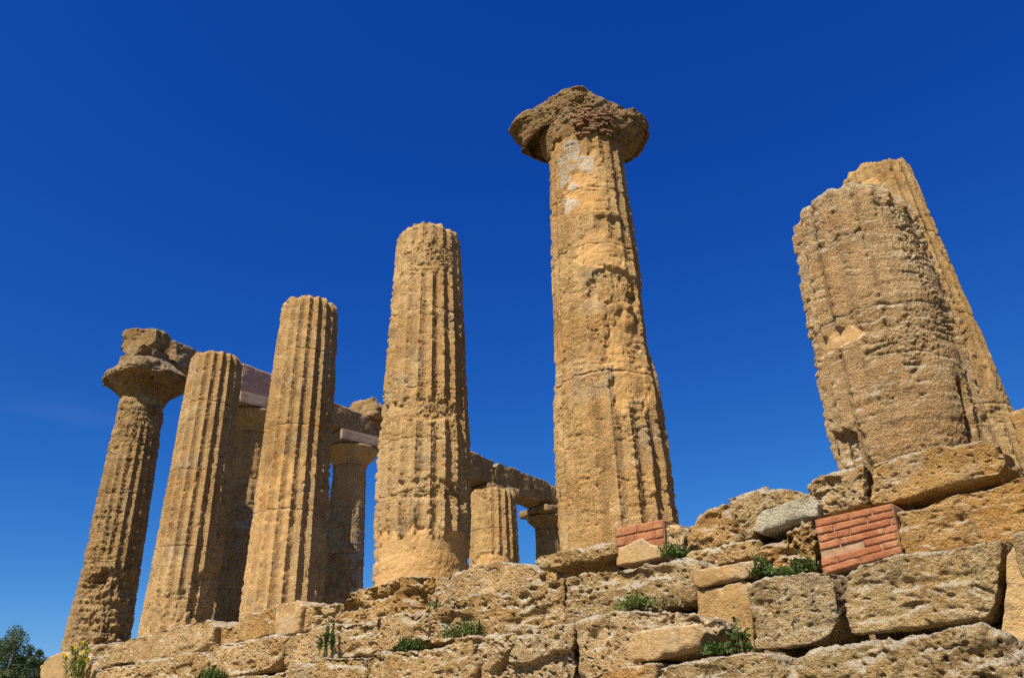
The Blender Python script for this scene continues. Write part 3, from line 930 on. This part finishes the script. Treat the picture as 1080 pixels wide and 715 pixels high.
# far side row
FL = [(-1.0, 3.4), (-1.38, 6.9), (-1.75, 10.35), (-2.1, 13.8), (-2.42, 17.45), (-2.8, 20.9)]
fl_lab = ['complete column with a smooth rebuilt capital seen between the two left fluted columns',
          'complete column with a smooth rebuilt capital and white patched flutes, left of the worn-foot column',
          'complete side-row column hidden behind the worn-foot column', 'complete side-row column hidden behind the short stump',
          'far side-row column with a cracked capital beside the tall central column', 'farthest side-row column behind the tall central column']
for i, (u, v) in enumerate(FL):
    c = column(u, v, fl_lab[i], G_SIDE)
    sh = Shaft(u, v, -0.3, 5.5, [(-.3, .64), (1, .61), (2.5, .575), (4, .54), (5.5, .49)], 20 + i * 1.7, rough=1.3, worn=.2 if i else .5, nt=200, hz=0.035, bed=1.4,
               feats=[('smooth', 372, 510, 40, 50, .02), ('plaster', 378, 590, 18, 90, .01)] if i == 1 else ([('smooth', 268, 480, 50, 60, .0), ('plaster', 265, 550, 30, 24, .01)] if i == 0 else []))
    sh.build([1.5, 2.9, 4.2], M_COLD, c)
    cpn = bpy.data.objects.new('capital', None); COL.objects.link(cpn); cpn.parent = c
    new = i < 3
    lobed('echinus', u, v, [(5.46, (.50,) * 4), (5.5, (.52,) * 4), (5.54, (.5,) * 4), (5.6, (.55,) * 4), (5.75, (.70,) * 4), (5.9, (.80,) * 4), (5.96, (.80,) * 4), (5.97, (.5,) * 4)], M_TAN if new else M_CAP, cpn, 50 + i, amp=.006 if new else .05, nt=120, sub=.04)
    a = rough_block('abacus', (0, 0, 6.135), (1.56, 1.56, .30), -0.12, M_MAUVE if new else M_CAP, 60 + i, amp=.004 if new else .06, R=.015 if new else .08, h=.08 if new else .05, parent=cpn)
    if new:
        for pl in a.data.polygons:
            pl.use_smooth = False

# short stump of the inner porch
c8 = column(4.15, 7.0, 'short fluted column stump standing between the worn-foot column and the tall column', 'inner porch column')
Shaft(4.15, 7.0, -0.3, 3.58, [(-.3, .63), (1, .62), (2.5, .60), (3.6, .565)], 8.8, rough=1.1, worn=.1, nt=260, hz=0.024, top_amp=.03,
      feats=[('flute', 530, 560, 30, 70, 1), ('erode', 507, 545, 22, 40, .02), ('smooth', 520, 592, 50, 16, .03)]).build([1.3, 2.6], M_COL, c8)

# ------------------------------------------------------------------ beams over the far side row
ANG = math.atan2(-(FL[1][0] - FL[0][0]), FL[1][1] - FL[0][1])
DIR = np.array([FL[4][0] - FL[0][0], FL[4][1] - FL[0][1]]); DIR /= np.linalg.norm(DIR)
ANG = math.atan2(DIR[1], DIR[0])


def beam(t0, t1, z0, z1, w, mat, seed, label, cat='stone beam', amp=.04, R=.08, off=0.0, name='architrave_block', group='beam blocks above the far side row', h=.035, cuts=5):
    c = np.array(FL[0]) + DIR * (t0 + t1) / 2 + np.array([DIR[1], -DIR[0]]) * off
    o = rough_block(name, (c[0], c[1], (z0 + z1) / 2), (t1 - t0, w, z1 - z0), ANG, mat, seed, amp=amp, R=R, h=h, cuts=cuts, sub=.9)
    return tag(o, label, cat, group)


beam(-3.1, -.92, 6.28, 7.0, .9, M_BEAM, 71, 'eroded beam block running from the leftmost capital to the second column', amp=.06, R=.08, cuts=10)
beam(-.90, 1.05, 6.31, 7.1, .92, M_PINK, 72, 'pinkish repaired beam block above a mauve slab capital', amp=.014, R=.02, cuts=1)
beam(1.07, 4.4, 6.31, 7.0, .9, M_BEAM, 73, 'brown layered beam block hidden partly by the third column', amp=.028, R=.02, cuts=3)
beam(4.42, 7.2, 6.31, 6.95, .9, M_BEAM, 74, 'brown beam block behind the worn-foot column', amp=.028, R=.02, cuts=3)
tag(rough_block('boulder', (-1.4, 7.5, 7.30), (.85, 1.4, .72), ANG, M_BEAM, 75, amp=.06, R=.14, h=.03, cuts=8), 'rough brown boulder lying on top of the brown beam', 'boulder')
beam(7.22, 10.1, 6.31, 7.2, .9, M_BEAM, 76, 'short rough beam block emerging behind the worn-foot column', amp=.05, R=.04)
beam(10.12, 13.75, 6.29, 7.22, .9, M_BEAM, 77, 'long beam block with a straight pale top edge above the short stump', amp=.035, R=.025)
beam(13.8, 17.3, 6.29, 7.15, .9, M_COL, 78, 'lighter beam block ending behind the tall central column', amp=.035, R=.03)
tag(rough_block('boulder', (-.30, -.05, 6.60), (.86, .76, .72), .5, M_CAP, 79, amp=.06, R=.12, h=.022, cuts=12, sub=.8), 'angular boulder balanced on top of the leftmost capital', 'boulder')
tag(rough_block('stone_slab', (-.30, -.05, 6.17), (1.0, .8, .34), .2, M_CAP, 80, amp=.06, R=.05, h=.022, tilt=(0, -.18), cuts=6), 'flat stone wedged under the boulder on the leftmost capital', 'stone slab')


# ------------------------------------------------------------------ platform core
def core():
    root = empty('stepped_platform', (8, 10, -3.4), 'ochre rubble core of the temple platform glimpsed in gaps between the step blocks', 'platform')
    for i, (v0, u1, zt, zb) in enumerate([(-.50, 16.6, -.26, -.75), (-.92, 16.8, -.76, -1.25), (-1.38, 17.1, -1.24, -1.75), (-1.85, 17.4, -1.7, -2.35), (-2.4, 17.6, -2.3, -3.6)]):
        u0 = -.75 - .38 * i
        v1 = 38 + .3 * i
        V, Q = box_grid(u1 - u0, v1 - v0, zt - zb, .14)
        V = V + np.array([(u0 + u1) / 2, (v0 + v1) / 2, (zt + zb) / 2])
        V = erode(V, Q, .06, 90 + i, .4)
        mesh_obj('step_fill', V - np.array([8, 10, -3.4]), Q, M_CORE, root)
core()

# ------------------------------------------------------------------ step blocks
GA, GB, GC, GD = 'blocks of the top step', 'blocks of the second step', 'blocks of the third step', 'blocks of the lowest step in view'
ST = [
 # --- top step, left to right
 ([(41, 740), (42, 702), (52, 692), (66, 686), (90, 688), (100, 700), (102, 740)], -1.0, .9, M_TAN, 'smooth tan corner block at the lower left end of the steps', GA, dict(amp=.025, pit=.2)),
 ([(72, 705), (76, 686), (105, 679), (120, 676), (122, 702), (100, 708)], -.98, 1.0, M_STEPG, 'grey crusted block under the foot of the leftmost column', GA, {}),
 ([(116, 702), (119, 679), (140, 671), (165, 664), (195, 657), (222, 652), (227, 660), (222, 680), (200, 690), (160, 698)], -.98, 1.1, M_STEP, 'long block in front of the second column from the left', GA, dict(pit=.4)),
 ([(223, 680), (225, 668), (235, 660), (255, 654), (260, 672), (242, 682)], -.92, .8, M_OCHRE, 'small dark ochre lump left of the tall fluted column foot', GA, dict(amp=.048)),
 ([(252, 676), (253, 650), (262, 645), (290, 637), (290, 668), (264, 678)], -.9, .8, M_OCHRE, 'ochre block under the tall fluted column beside the upright block', GA, dict(amp=.035)),
 ([(288, 674), (289, 637), (294, 635), (314, 631), (319, 638), (314, 668)], -1.0, .55, M_TAN, 'upright tan block standing on edge', GA, dict(amp=.02, pit=.3, R=.04)),
 ([(318, 668), (320, 642), (328, 635), (357, 633), (362, 640), (354, 662)], -.9, .8, M_STEP, 'pale block with two round holes', GA, dict(pit=1.0, amp=.048)),
 ([(350, 664), (358, 640), (362, 620), (385, 617), (398, 613), (425, 606), (457, 604), (459, 646), (440, 652), (400, 658)], -.9, 1.1, M_OCHRE, 'dark golden ledge beneath the worn-foot column', GA, dict(amp=.075, pit=.9)),
 ([(453, 646), (456, 607), (490, 600), (505, 593), (522, 590), (560, 594), (570, 602), (572, 618), (520, 632), (470, 642)], -.92, 1.1, M_STEP, 'sloping crusted ledge in front of the short stump', GA, dict(amp=.045)),
 ([(562, 591), (570, 583), (600, 577), (648, 570), (652, 584), (620, 594), (568, 603)], -1.08, 1.0, M_STEP, 'thin overhanging slab under the tall central column', GA, dict(amp=.04, R=.05)),
 ([(564, 618), (566, 600), (648, 586), (654, 602), (600, 612)], -.85, 1.0, M_OCHRE, 'dark recessed block below the overhanging slab', GA, {}),
 ([(698, 590), (699, 550), (714, 551), (723, 564), (722, 584)], -1.02, .8, M_TAN, 'rounded ochre block to the right of the small brick pier', GA, dict(amp=.04)),
 ([(716, 588), (722, 556), (735, 538), (762, 528), (773, 546), (780, 572), (760, 580)], -1.0, 1.1, M_OCHRE, 'large rounded boulder-like block right of the tall central column', GA, dict(amp=.055, R=.14)),
 ([(764, 532), (768, 526), (800, 514), (835, 514), (852, 519), (852, 530), (800, 544), (795, 568), (782, 574)], -.9, 1.2, M_STEPG, 'dark-topped slab behind the pale grey stone', GA, dict(amp=.05)),
 ([(764, 528), (782, 517), (808, 510), (814, 518), (790, 528)], -.35, .7, M_PINKST, 'thin pinkish slab lying at the back edge against the sky', GA, dict(amp=.02)),
 ([(792, 560), (795, 541), (812, 533), (829, 526), (854, 521), (865, 529), (864, 545), (836, 553), (803, 565)], -1.12, .5, M_GREY, 'pale grey smooth stone, brightest in the wall', GA, dict(amp=.018, pit=.3)),
 ([(850, 512), (864, 499), (912, 487), (916, 532), (890, 540), (862, 548), (850, 528)], -.98, 1.1, M_STEP, 'pitted honeycomb block left of the long block under the right stump', GA, dict(pit=1.2, amp=.05)),
 ([(914, 486), (962, 472), (1035, 462), (1058, 468), (1066, 488), (1056, 502), (1000, 515), (940, 532), (916, 536)], -.98, 1.2, M_OCHRE, 'long golden block directly under the broad right stump', GA, dict(amp=.035, pit=.8)),
 # --- between first and second
 ([(718, 602), (722, 582), (745, 574), (795, 567), (800, 590), (760, 598), (738, 606)], -1.12, .9, M_STEP, 'crumbling ledge stone below the large rounded block', GB, dict(amp=.048, pit=.9)),
 ([(792, 610), (792, 576), (830, 560), (861, 548), (864, 602), (830, 606)], -1.14, .9, M_OCHRE, 'jagged golden rubble stone left of the brick panel', GB, dict(amp=.09, pit=1.0)),
 ([(700, 600), (704, 588), (722, 584), (738, 590), (740, 600), (722, 606)], -1.2, .5, M_GREY, 'small pale crusted stone beside the green tuft', GB, dict(amp=.03)),
 # --- second step
 ([(100, 750), (100, 706), (150, 695), (214, 684), (224, 700), (215, 720), (200, 750)], -1.42, .8, M_STEP, 'crusted block of the second step below the second column', GB, {}),
 ([(213, 715), (212, 690), (228, 677), (262, 674), (288, 667), (303, 670), (298, 694), (284, 706), (250, 714)], -1.42, .8, M_STEP, 'lumpy block of the second step below the small ochre lump', GB, dict(amp=.045)),
 ([(297, 706), (299, 676), (313, 667), (345, 659), (372, 653), (405, 647), (436, 641), (449, 646), (452, 676), (400, 690), (340, 700)], -1.42, .9, M_STEP, 'long crusted block of the second step with upright green plants', GB, dict(amp=.048, pit=.9)),
 ([(447, 682), (448, 646), (460, 637), (475, 632), (500, 625), (540, 618), (570, 612), (594, 607), (597, 660), (560, 668), (500, 676)], -1.42, .9, M_STEP, 'long pitted block of the second step in front of the short stump', GB, dict(amp=.048, pit=1.0)),
 ([(595, 664), (596, 608), (625, 602), (660, 597), (700, 590), (735, 587), (744, 594), (736, 606), (735, 636), (690, 648), (640, 656)], -1.42, .9, M_STEPG, 'long block with a blackened top edge below the small brick pier', GB, dict(amp=.05, pit=.8)),
 ([(942, 540), (1000, 521), (1050, 508), (1085, 496), (1130, 488), (1130, 572), (1060, 580), (1000, 588), (950, 592), (946, 565)], -1.38, .9, M_OCHRE, 'long brown block with a slanting crack right of the brick panel', GB, dict(amp=.04, pit=.6)),
 # --- third step
 ([(180, 780), (182, 722), (240, 712), (298, 706), (302, 698), (325, 696), (345, 690), (386, 691), (388, 780)], -1.87, .8, M_STEP, 'low ochre-grey block of the third step at the bottom left', GC, {}),
 ([(385, 780), (386, 692), (397, 685), (430, 684), (460, 680), (480, 671), (498, 667), (502, 690), (500, 780)], -1.87, .8, M_STEP, 'block of the third step below the grass blades', GC, dict(amp=.045)),
 ([(498, 780), (499, 669), (525, 668), (545, 660), (590, 654), (606, 656), (604, 715), (604, 780)], -1.87, .8, M_STEP, 'heavily pitted pale block of the third step in the bottom centre', GC, dict(amp=.055, pit=1.1)),
 ([(602, 780), (604, 655), (635, 647), (645, 643), (660, 640), (700, 640), (735, 645), (757, 650), (764, 664), (752, 676), (700, 680), (680, 780)], -1.85, .8, M_STEP, 'bright crusted block with a deep round hole behind the rounded block', GC, dict(amp=.048, pit=.9)),
 ([(657, 688), (659, 671), (672, 662), (735, 656), (744, 665), (741, 684), (690, 698), (666, 701)], -2.05, .5, M_TAN, 'rounded loaf-shaped tan block with a dark right end', GC, dict(amp=.025, pit=.3)),
 ([(560, 780), (578, 716), (620, 708), (650, 702), (692, 696), (696, 780)], -2.12, .6, M_OCHRE, 'flat golden block at the bottom edge below the loaf-shaped block', GC, dict(amp=.03)),
 ([(727, 604), (732, 598), (795, 587), (803, 592), (805, 606), (786, 612), (738, 622), (730, 617)], -1.55, .8, M_TAN, 'flat tan block wedged left of the two green tufts', GC, dict(amp=.018, pit=.3, R=.04)),
 ([(733, 694), (733, 620), (785, 609), (795, 614), (797, 690), (770, 696)], -1.52, .7, M_TAN, 'smooth ochre block recessed below the flat tan block', GC, dict(amp=.018, pit=.25, R=.03)),
 ([(785, 618), (800, 608), (850, 600), (876, 600), (884, 622), (889, 656), (880, 672), (850, 683), (794, 688), (788, 652)], -1.9, .9, M_STEPG, 'squarish grey-flecked block below the brick panel', GC, dict(amp=.035, pit=.75, R=.035, big=.45)),
 ([(885, 606), (898, 593), (960, 580), (1058, 567), (1060, 600), (1052, 640), (1042, 656), (895, 672), (889, 650), (885, 625)], -1.9, .9, M_STEPG, 'largest lichen-flecked squared block at the right', GC, dict(amp=.035, pit=.75, R=.035, big=.45)),
 ([(1050, 690), (1056, 630), (1060, 582), (1066, 572), (1130, 560), (1130, 720), (1062, 690)], -1.88, .9, M_TAN, 'smooth brown block at the right edge of the picture', GC, dict(amp=.02, pit=.3)),
 ([(1062, 568), (1068, 561), (1100, 553), (1135, 548), (1135, 640), (1092, 622), (1074, 606)], -2.02, .4, M_STEPG, 'grey wedge-shaped stone set against the smooth brown block', GC, dict(amp=.03)),
 # --- lowest step
 ([(688, 820), (690, 701), (740, 691), (800, 684), (818, 690), (828, 708), (828, 820)], -2.35, .9, M_STEPG, 'low grey block at the bottom edge right of centre', GD, dict(amp=.04, pit=.6)),
 ([(822, 840), (824, 700), (850, 684), (900, 674), (1000, 656), (1030, 651), (1060, 664), (1080, 688), (1108, 735), (1110, 840)], -2.38, 1.0, M_STEPG, 'huge rounded grey-crusted block in the bottom right corner', GD, dict(amp=.048, pit=.9, R=.10)),
 ([(300, 860), (310, 790), (500, 760), (690, 735), (692, 860)], -2.35, .9, M_STEP, 'block of the lowest step below the flat golden block', GD, dict(h=.05)),
 ([(60, 860), (70, 800), (300, 782), (312, 860)], -2.3, .9, M_STEP, 'block of the lowest step far down on the left', GD, dict(h=.05)),
]
for k, (px, v, dep, mat, lab, grp, kw) in enumerate(ST):
    v += (-.045, .03, -.01, .045, -.03, .015, .0)[k % 7] if grp in (GA, GB) or mat is M_STEP else 0
    stone('step_block', px, v, dep, mat, 100 + k * 1.37, lab, group=grp, **kw)

# stone far right behind the side-row column
tag(rough_block('stone_block', (16.24, 1.85, .27), (.72, .8, 1.2), .05, M_COL, 95, amp=.04, R=.04, h=.018, cuts=4, sub=.92), 'golden squared stone at the right edge beside the broken side column', 'stone block')


# ------------------------------------------------------------------ brick patches
def brick_patch(corners, v, depth, rows, seed, label, group, plaster_poly=None):
    """corners px: top-left, top-right, bottom-right, bottom-left"""
    C4 = [hit(a, b, 1, v) for a, b in corners]
    r = random.Random(seed)
    tl, tr, br, bl = C4
    c = (tl + tr + br + bl) / 4
    root = empty('brick_patch', (c[0], v, bl[2]), label, 'brickwork', group)
    base = np.array([c[0], v, bl[2]])

    def pt(s, t):                      # s right, t down
        return (tl * (1 - s) + tr * s) * (1 - t) + (bl * (1 - s) + br * s) * t
    Vs, Qs, off = [], [], 0
    Wd = np.linalg.norm(tr - tl)
    for k in range(rows):
        t0, t1 = k / rows, (k + 1) / rows
        x = -(0.28 if k % 2 else 0.02) * (.8 + .4 * r.random())
        while x < 1:
            w = r.uniform(.24, .34) if r.random() < .8 else .15
            w = w * 1.05 / max(Wd, .3) * .95
            a, b = max(x, 0), min(x + w, 1)
            x += w
            if b - a < .04:
                continue
            g = r.uniform(.002, .006) / Wd
            prot = r.uniform(-.003, .005) + (.03 if r.random() < .06 else 0)
            gz = r.uniform(.002, .0055) / (np.linalg.norm(tl - bl) / 1)
            P = [pt(a + g, t0 + gz), pt(b - g, t0 + gz), pt(b - g, t1 - gz), pt(a + g, t1 - gz)]
            bw, bh = np.linalg.norm(P[1] - P[0]), np.linalg.norm(P[3] - P[0])
            V, Q = box_grid(1, 1, 1, 1 / 9)
            sx, sz = V[:, 0] + .5, .5 - V[:, 2]
            # rounded edge
            e = np.minimum.reduce([sx * bw, (1 - sx) * bw, sz * bh, (1 - sz) * bh])
            Q3 = (P[0][None] * (1 - sx)[:, None] + P[1][None] * sx[:, None]) * (1 - sz)[:, None] + (P[3][None] * (1 - sx)[:, None] + P[2][None] * sx[:, None]) * sz[:, None]
            yy = v + (V[:, 1] + .5) * .10 + prot + sstep(.009, 0, e) * .005 * (1 + perlin(Q3 * 30) * 1.5)
            Q3[:, 1] = yy
            Q3 = Q3 + (fbm(Q3 * 16 + seed, 3, .6) * .0035)[:, None] * np.array([.6, 1.2, .6])
            Vs.append(Q3); Qs.append(Q + off); off += len(V)
    mesh_obj('bricks', np.concatenate(Vs) - base, np.concatenate(Qs), M_BRICK, root)
    # mortar bed / pier body
    V, Q = box_grid(1, 1, 1, 1 / 24)
    sx, sz = V[:, 0] + .5, .5 - V[:, 2]
    B = np.array([pt(np.clip(a, .005, .995), np.clip(b, .01, .995)) for a, b in zip(sx, sz)])
    B[:, 1] = v + .013 + (V[:, 1] + .5) * depth
    B = erode(B, Q, .005, seed, .2)
    mesh_obj('mortar', B - base, Q, M_MORTAR, root)
    return root, base


brick_patch([(858, 548), (940, 530), (951, 583), (868, 606)], -1.40, .6, 7, 3, 'squared panel of red bricks set between the stone blocks on the right', 'brick repairs')
rt, rb = brick_patch([(648, 557), (699, 547), (701, 586), (651, 597)], -1.04, .5, 4, 9, 'small brick pier at the foot of the tall central column, half covered with ochre mortar', 'brick repairs')
o = stone('mortar_coat', [(649, 598), (650, 577), (660, 573), (676, 565), (686, 572), (700, 574), (701, 588), (676, 594)], -1.055, .08, M_TAN, 201, 'x', amp=.012, pit=.2, R=.02, h=.015)
for k in ('label', 'category', 'group'):
    if k in o: del o[k]
o.location = np.array(o.location) - rb
o.parent = rt
o['label'] = 'ochre mortar smeared over the lower bricks'


# ------------------------------------------------------------------ plants
def blades(n, spread, hgt, wid, lean, r, curve=.4, depth=.12):
    Vs, Qs = [], []
    off = 0
    for k in range(n):
        bx, by = r.gauss(0, spread / 2), r.uniform(-depth, depth)
        h = hgt * r.uniform(.45, 1.0) * math.exp(-(bx / (spread + .01)) ** 2 * .6)
        a = r.uniform(0, 6.28)
        l = lean * r.uniform(.2, 1)
        dx, dy = math.cos(a) * l, math.sin(a) * l
        nx, ny = -math.sin(a), math.cos(a)
        w = wid * r.uniform(.6, 1.2)
        for i in range(5):
            t = i / 4
            ww = w * (1 - t) ** .7 * .5 + .0006
            x = bx + dx * h * (t + curve * t * t)
            y = by + dy * h * (t + curve * t * t)
            z = h * (t - .25 * l * t * t)
            Vs += [(x - nx * ww, y - ny * ww, z), (x + nx * ww, y + ny * ww, z)]
            if i:
                Qs.append((off + 2 * i - 2, off + 2 * i - 1, off + 2 * i + 1, off + 2 * i))
        off += 10
    return np.array(Vs), np.array(Qs)


def leaves(n, spread, hgt, size, r, depth=.12, asp=.5):
    Vs, Qs = [], []
    for k in range(n):
        x = r.gauss(0, spread / 2); y = r.uniform(-depth, depth)
        z = abs(r.gauss(0, .45)) * hgt * math.exp(-(x / (spread + .01)) ** 2) + .01
        s = size * r.uniform(.5, 1.2)
        ax = Vector((r.gauss(0, 1), r.gauss(0, 1), r.gauss(.5, .7))).normalized()
        bx = ax.cross(Vector((r.gauss(0, 1), r.gauss(0, 1), r.gauss(0, 1)))).normalized()
        c = Vector((x, y, z))
        i = len(Vs)
        Vs += [c - ax * s * .5, c + bx * s * asp * .5, c + ax * s * .6, c - bx * s * asp * .5]
        Qs.append((i, i + 1, i + 2, i + 3))
    return np.array([tuple(v) for v in Vs]), np.array(Qs)


def weed(px, py, v, kind, wpx, hpx, label, seed, mat=M_WEED, name='weed'):
    p = hit(px, py, 1, v)
    m = np.linalg.norm(p - CAM) / F
    r = random.Random(seed)
    w, h = wpx * m * .85, hpx * m * (.8 if kind == 'bush' else 1)
    root = empty(name, tuple(p), label, 'plant', 'weeds growing in the step joints')
    if kind == 'grass':
        V, Q = blades(int(30 + wpx * 2.6), w * .55, h * 1.25, .016, .7, r)
        mesh_obj('leaves', V, Q, mat, root)
        V, Q = leaves(int(wpx * 5), w * .55, h * .7, .035, r)
        mesh_obj('low_leaves', V, Q, mat, root)
    elif kind == 'bush':
        V, Q = leaves(int(wpx * hpx * .8 + 50), w * .6, h * 1.0, .036, r)
        mesh_obj('leaves', V, Q, mat, root)
        V, Q = blades(int(wpx * 1.4), w * .6, h * 1.25, .010, .6, r)
        mesh_obj('leaves', V, Q, M_DRY if seed % 2 else mat, root)
    elif kind == 'upright':
        Vs, Qs, sv, sq = [], [], [], []
        off = so = 0
        for dx, hh in ((-.42, .55), (.02, 1.0), (.1, .8), (.45, .9)):
            V, Q = blades(1, .001, h * hh * 1.3, .016, .08, r, depth=.005)
            V[:, 0] += dx * w
            stem = mesh_obj('stem', V, Q, mat, root)
            Vs, Qs, off = [], [], 0
            for k in range(58):
                t = r.uniform(.15, 1)
                a = r.uniform(0, 6.28)
                s = .075 * (1.15 - .6 * t) * r.uniform(.7, 1.2)
                c = Vector((dx * w + r.gauss(0, .006), r.gauss(0, .006), h * hh * t))
                d = Vector((math.cos(a), math.sin(a), 1.1)).normalized()
                b = d.cross(Vector((0, 0, 1))).normalized() * s * .16
                Vs += [c, c + d * s * .5 + b, c + d * s, c + d * s * .5 - b]
                Qs.append((off, off + 1, off + 2, off + 3)); off += 4
            mesh_obj('leaves', np.array([tuple(q) for q in Vs]), np.array(Qs), mat, stem)
    elif kind == 'flower':
        Vs, Qs, sv, sq, fv, fq = [], [], [], [], [], []
        off = so = fo = 0
        for k in range(17):
            dx = r.uniform(-.5, .5)
            hh = r.uniform(.5, 1.0) * (1 - .3 * abs(dx))
            lean = dx * .5 + r.uniform(-.15, .15)
            dy = r.uniform(-.1, .1)
            V = []
            for i in range(5):
                t = i / 4
                V += [((dx * .6 + lean * t * t) * w - .008, dy, h * hh * t), ((dx * .6 + lean * t * t) * w + .008, dy, h * hh * t)]
            stem = mesh_obj('stem', np.array(V), [(2 * i, 2 * i + 1, 2 * i + 3, 2 * i + 2) for i in range(4)], mat, root)
            Vs, Qs, off, fv, fq, fo = [], [], 0, [], [], 0
            for j in range(26):
                t = r.uniform(.1, 1)
                a = r.uniform(0, 6.28)
                s = .10 * r.uniform(.6, 1.2)
                c = Vector(((dx * .6 + lean * t * t) * w, dy, h * hh * t))
                d = Vector((math.cos(a), math.sin(a), .9)).normalized()
                b = d.cross(Vector((0, 0, 1))).normalized() * s * .14
                Vs += [c, c + d * s * .5 + b, c + d * s, c + d * s * .5 - b]
                Qs.append((off, off + 1, off + 2, off + 3)); off += 4
            if k % 2 == 0:
                for j in range(10):
                    c = Vector(((dx * .6 + lean) * w + r.gauss(0, .02), dy + r.gauss(0, .02), h * hh + r.gauss(0.01, .02)))
                    d = Vector((r.gauss(0, 1), r.gauss(0, 1), r.gauss(0, 1))).normalized() * .022
                    e = d.cross(Vector((r.gauss(0, 1), r.gauss(0, 1), 1))).normalized() * .022
                    fv += [c - d, c + e, c + d, c - e]
                    fq.append((fo, fo + 1, fo + 2, fo + 3)); fo += 4
                mesh_obj('flower', np.array([tuple(q) for q in fv]), np.array(fq), M_FLOWER, stem)
            mesh_obj('leaves', np.array([tuple(q) for q in Vs]), np.array(Qs), mat, stem)
    return root


weed(79, 718, -1.25, 'flower', 46, 34, 'yellow-flowering weed with upright stems at the lower left corner block', 1, M_WEEDY, 'flowering_weed')
weed(343, 690, -1.52, 'upright', 26, 30, 'three upright leafy green stems on the second step', 2)
weed(222, 716, -1.52, 'grass', 36, 12, 'low green grass at the bottom left edge', 3)
weed(432, 684, -1.55, 'grass', 30, 12, 'thin grass blades at the left end of the grass ledge', 4)
weed(478, 672, -1.55, 'bush', 24, 16, 'small leafy weed with grass on the middle ledge', 5)
weed(497, 668, -1.52, 'grass', 14, 16, 'slim grass tuft right of the small leafy weed', 6)
weed(461, 640, -1.2, 'bush', 9, 6, 'tiny green sprout in the joint under the worn-foot column', 7)
weed(672, 641, -1.55, 'bush', 40, 16, 'broad dark green clump below the black-edged block', 8)
weed(706, 640, -1.5, 'grass', 30, 10, 'dry thin grass right of the broad green clump', 9, M_DRY)
weed(711, 587, -1.15, 'bush', 24, 18, 'dark green tuft beside the small brick pier', 10)
weed(806, 608, -1.5, 'bush', 20, 24, 'bright green weed left of the jagged golden rubble stone', 12)
weed(848, 602, -1.25, 'bush', 26, 16, 'dark green weed shaded by the brick panel', 13)
weed(828, 606, -1.5, 'bush', 24, 7, 'low green leaves along the joint over the squarish block', 16)
weed(758, 690, -1.98, 'bush', 24, 14, 'low green clump at the dark end of the loaf-shaped block', 14)
weed(782, 688, -1.98, 'bush', 20, 28, 'taller green clump against the smooth recessed ochre block', 15)


# ------------------------------------------------------------------ trees far down on the left
def tree(px, py, dist, rad, label, mat, seed, nleaf=5200, leaf=.14):
    r = random.Random(seed)
    d = ray(px, py); d = d / np.linalg.norm(d)
    c = CAM + d * dist
    gz = -3.45 - 0.10 * min(max(-c[0] - 4, 0), 60) - .4
    root = empty('olive_tree', (c[0], c[1], gz), label, 'tree', 'olive trees beyond the platform')
    hc = c[2] - gz
    # trunk with limbs
    Vs, Qs, off = [], [], 0
    def limb(a, b, ra, rb_, n=7, k=8):
        nonlocal off
        a, b = Vector(a), Vector(b)
        ax = (b - a).normalized()
        e1 = ax.orthogonal().normalized(); e2 = ax.cross(e1)
        for i in range(n + 1):
            t = i / n
            p = a.lerp(b, t) + Vector((r.gauss(0, .03), r.gauss(0, .03), 0))
            R = ra + (rb_ - ra) * t
            for j in range(k):
                th = 2 * math.pi * j / k
                Vs.append(tuple(p + e1 * math.cos(th) * R + e2 * math.sin(th) * R))
        for i in range(n):
            for j in range(k):
                Qs.append((off + i * k + j, off + i * k + (j + 1) % k, off + (i + 1) * k + (j + 1) % k, off + (i + 1) * k + j))
        off += (n + 1) * k
    fork = (0, 0, hc * .45)
    limb((0, 0, 0), fork, .28, .2)
    clumps = []
    for k in range(34):
        v = Vector((r.gauss(0, 1), r.gauss(0, 1), r.gauss(0, .8))).normalized() * rad * r.uniform(.35, 1.0)
        q = Vector((v.x, v.y, hc + v.z * .85))
        clumps.append((q, rad * r.uniform(.12, .28)))
        if k < 14:
            limb(fork, tuple(q), .10, .02, 5, 6)
    mesh_obj('trunk', np.array(Vs), np.array(Qs), M_BARK, root)
    nleaf = int(nleaf * 3.6)
    LV = np.zeros((nleaf * 4, 3)); LQ = np.arange(nleaf * 4).reshape(-1, 4)
    for i in range(nleaf):
        q, cr_ = clumps[r.randrange(len(clumps))]
        o_ = Vector((r.gauss(0, 1), r.gauss(0, 1), r.gauss(0, 1))).normalized() * cr_ * r.random() ** .4
        p_ = q + o_
        a = Vector((r.gauss(0, 1), r.gauss(0, 1), r.gauss(.2, 1))).normalized() * leaf * r.uniform(.6, 1.2)
        b = a.cross(Vector((r.gauss(0, 1), r.gauss(0, 1), r.gauss(0, 1)))).normalized() * leaf * .28
        LV[4 * i:4 * i + 4] = [p_ - a * .5, p_ + b * .5, p_ + a * .5, p_ - b * .5]
    mesh_obj('crown', LV, LQ, mat, root)


tree(-4, 706, 48, 2.1, 'round dark olive tree cut by the left edge', M_OLIVE, 21)
tree(33, 708, 52, 1.45, 'smaller silvery olive tree peeping out beside the corner block', M_OLIVE, 22, 3600)
tree(12, 716, 44, 1.2, 'low olive shrub crown in front of the two olive trees', M_OLIVE, 23, 3000)
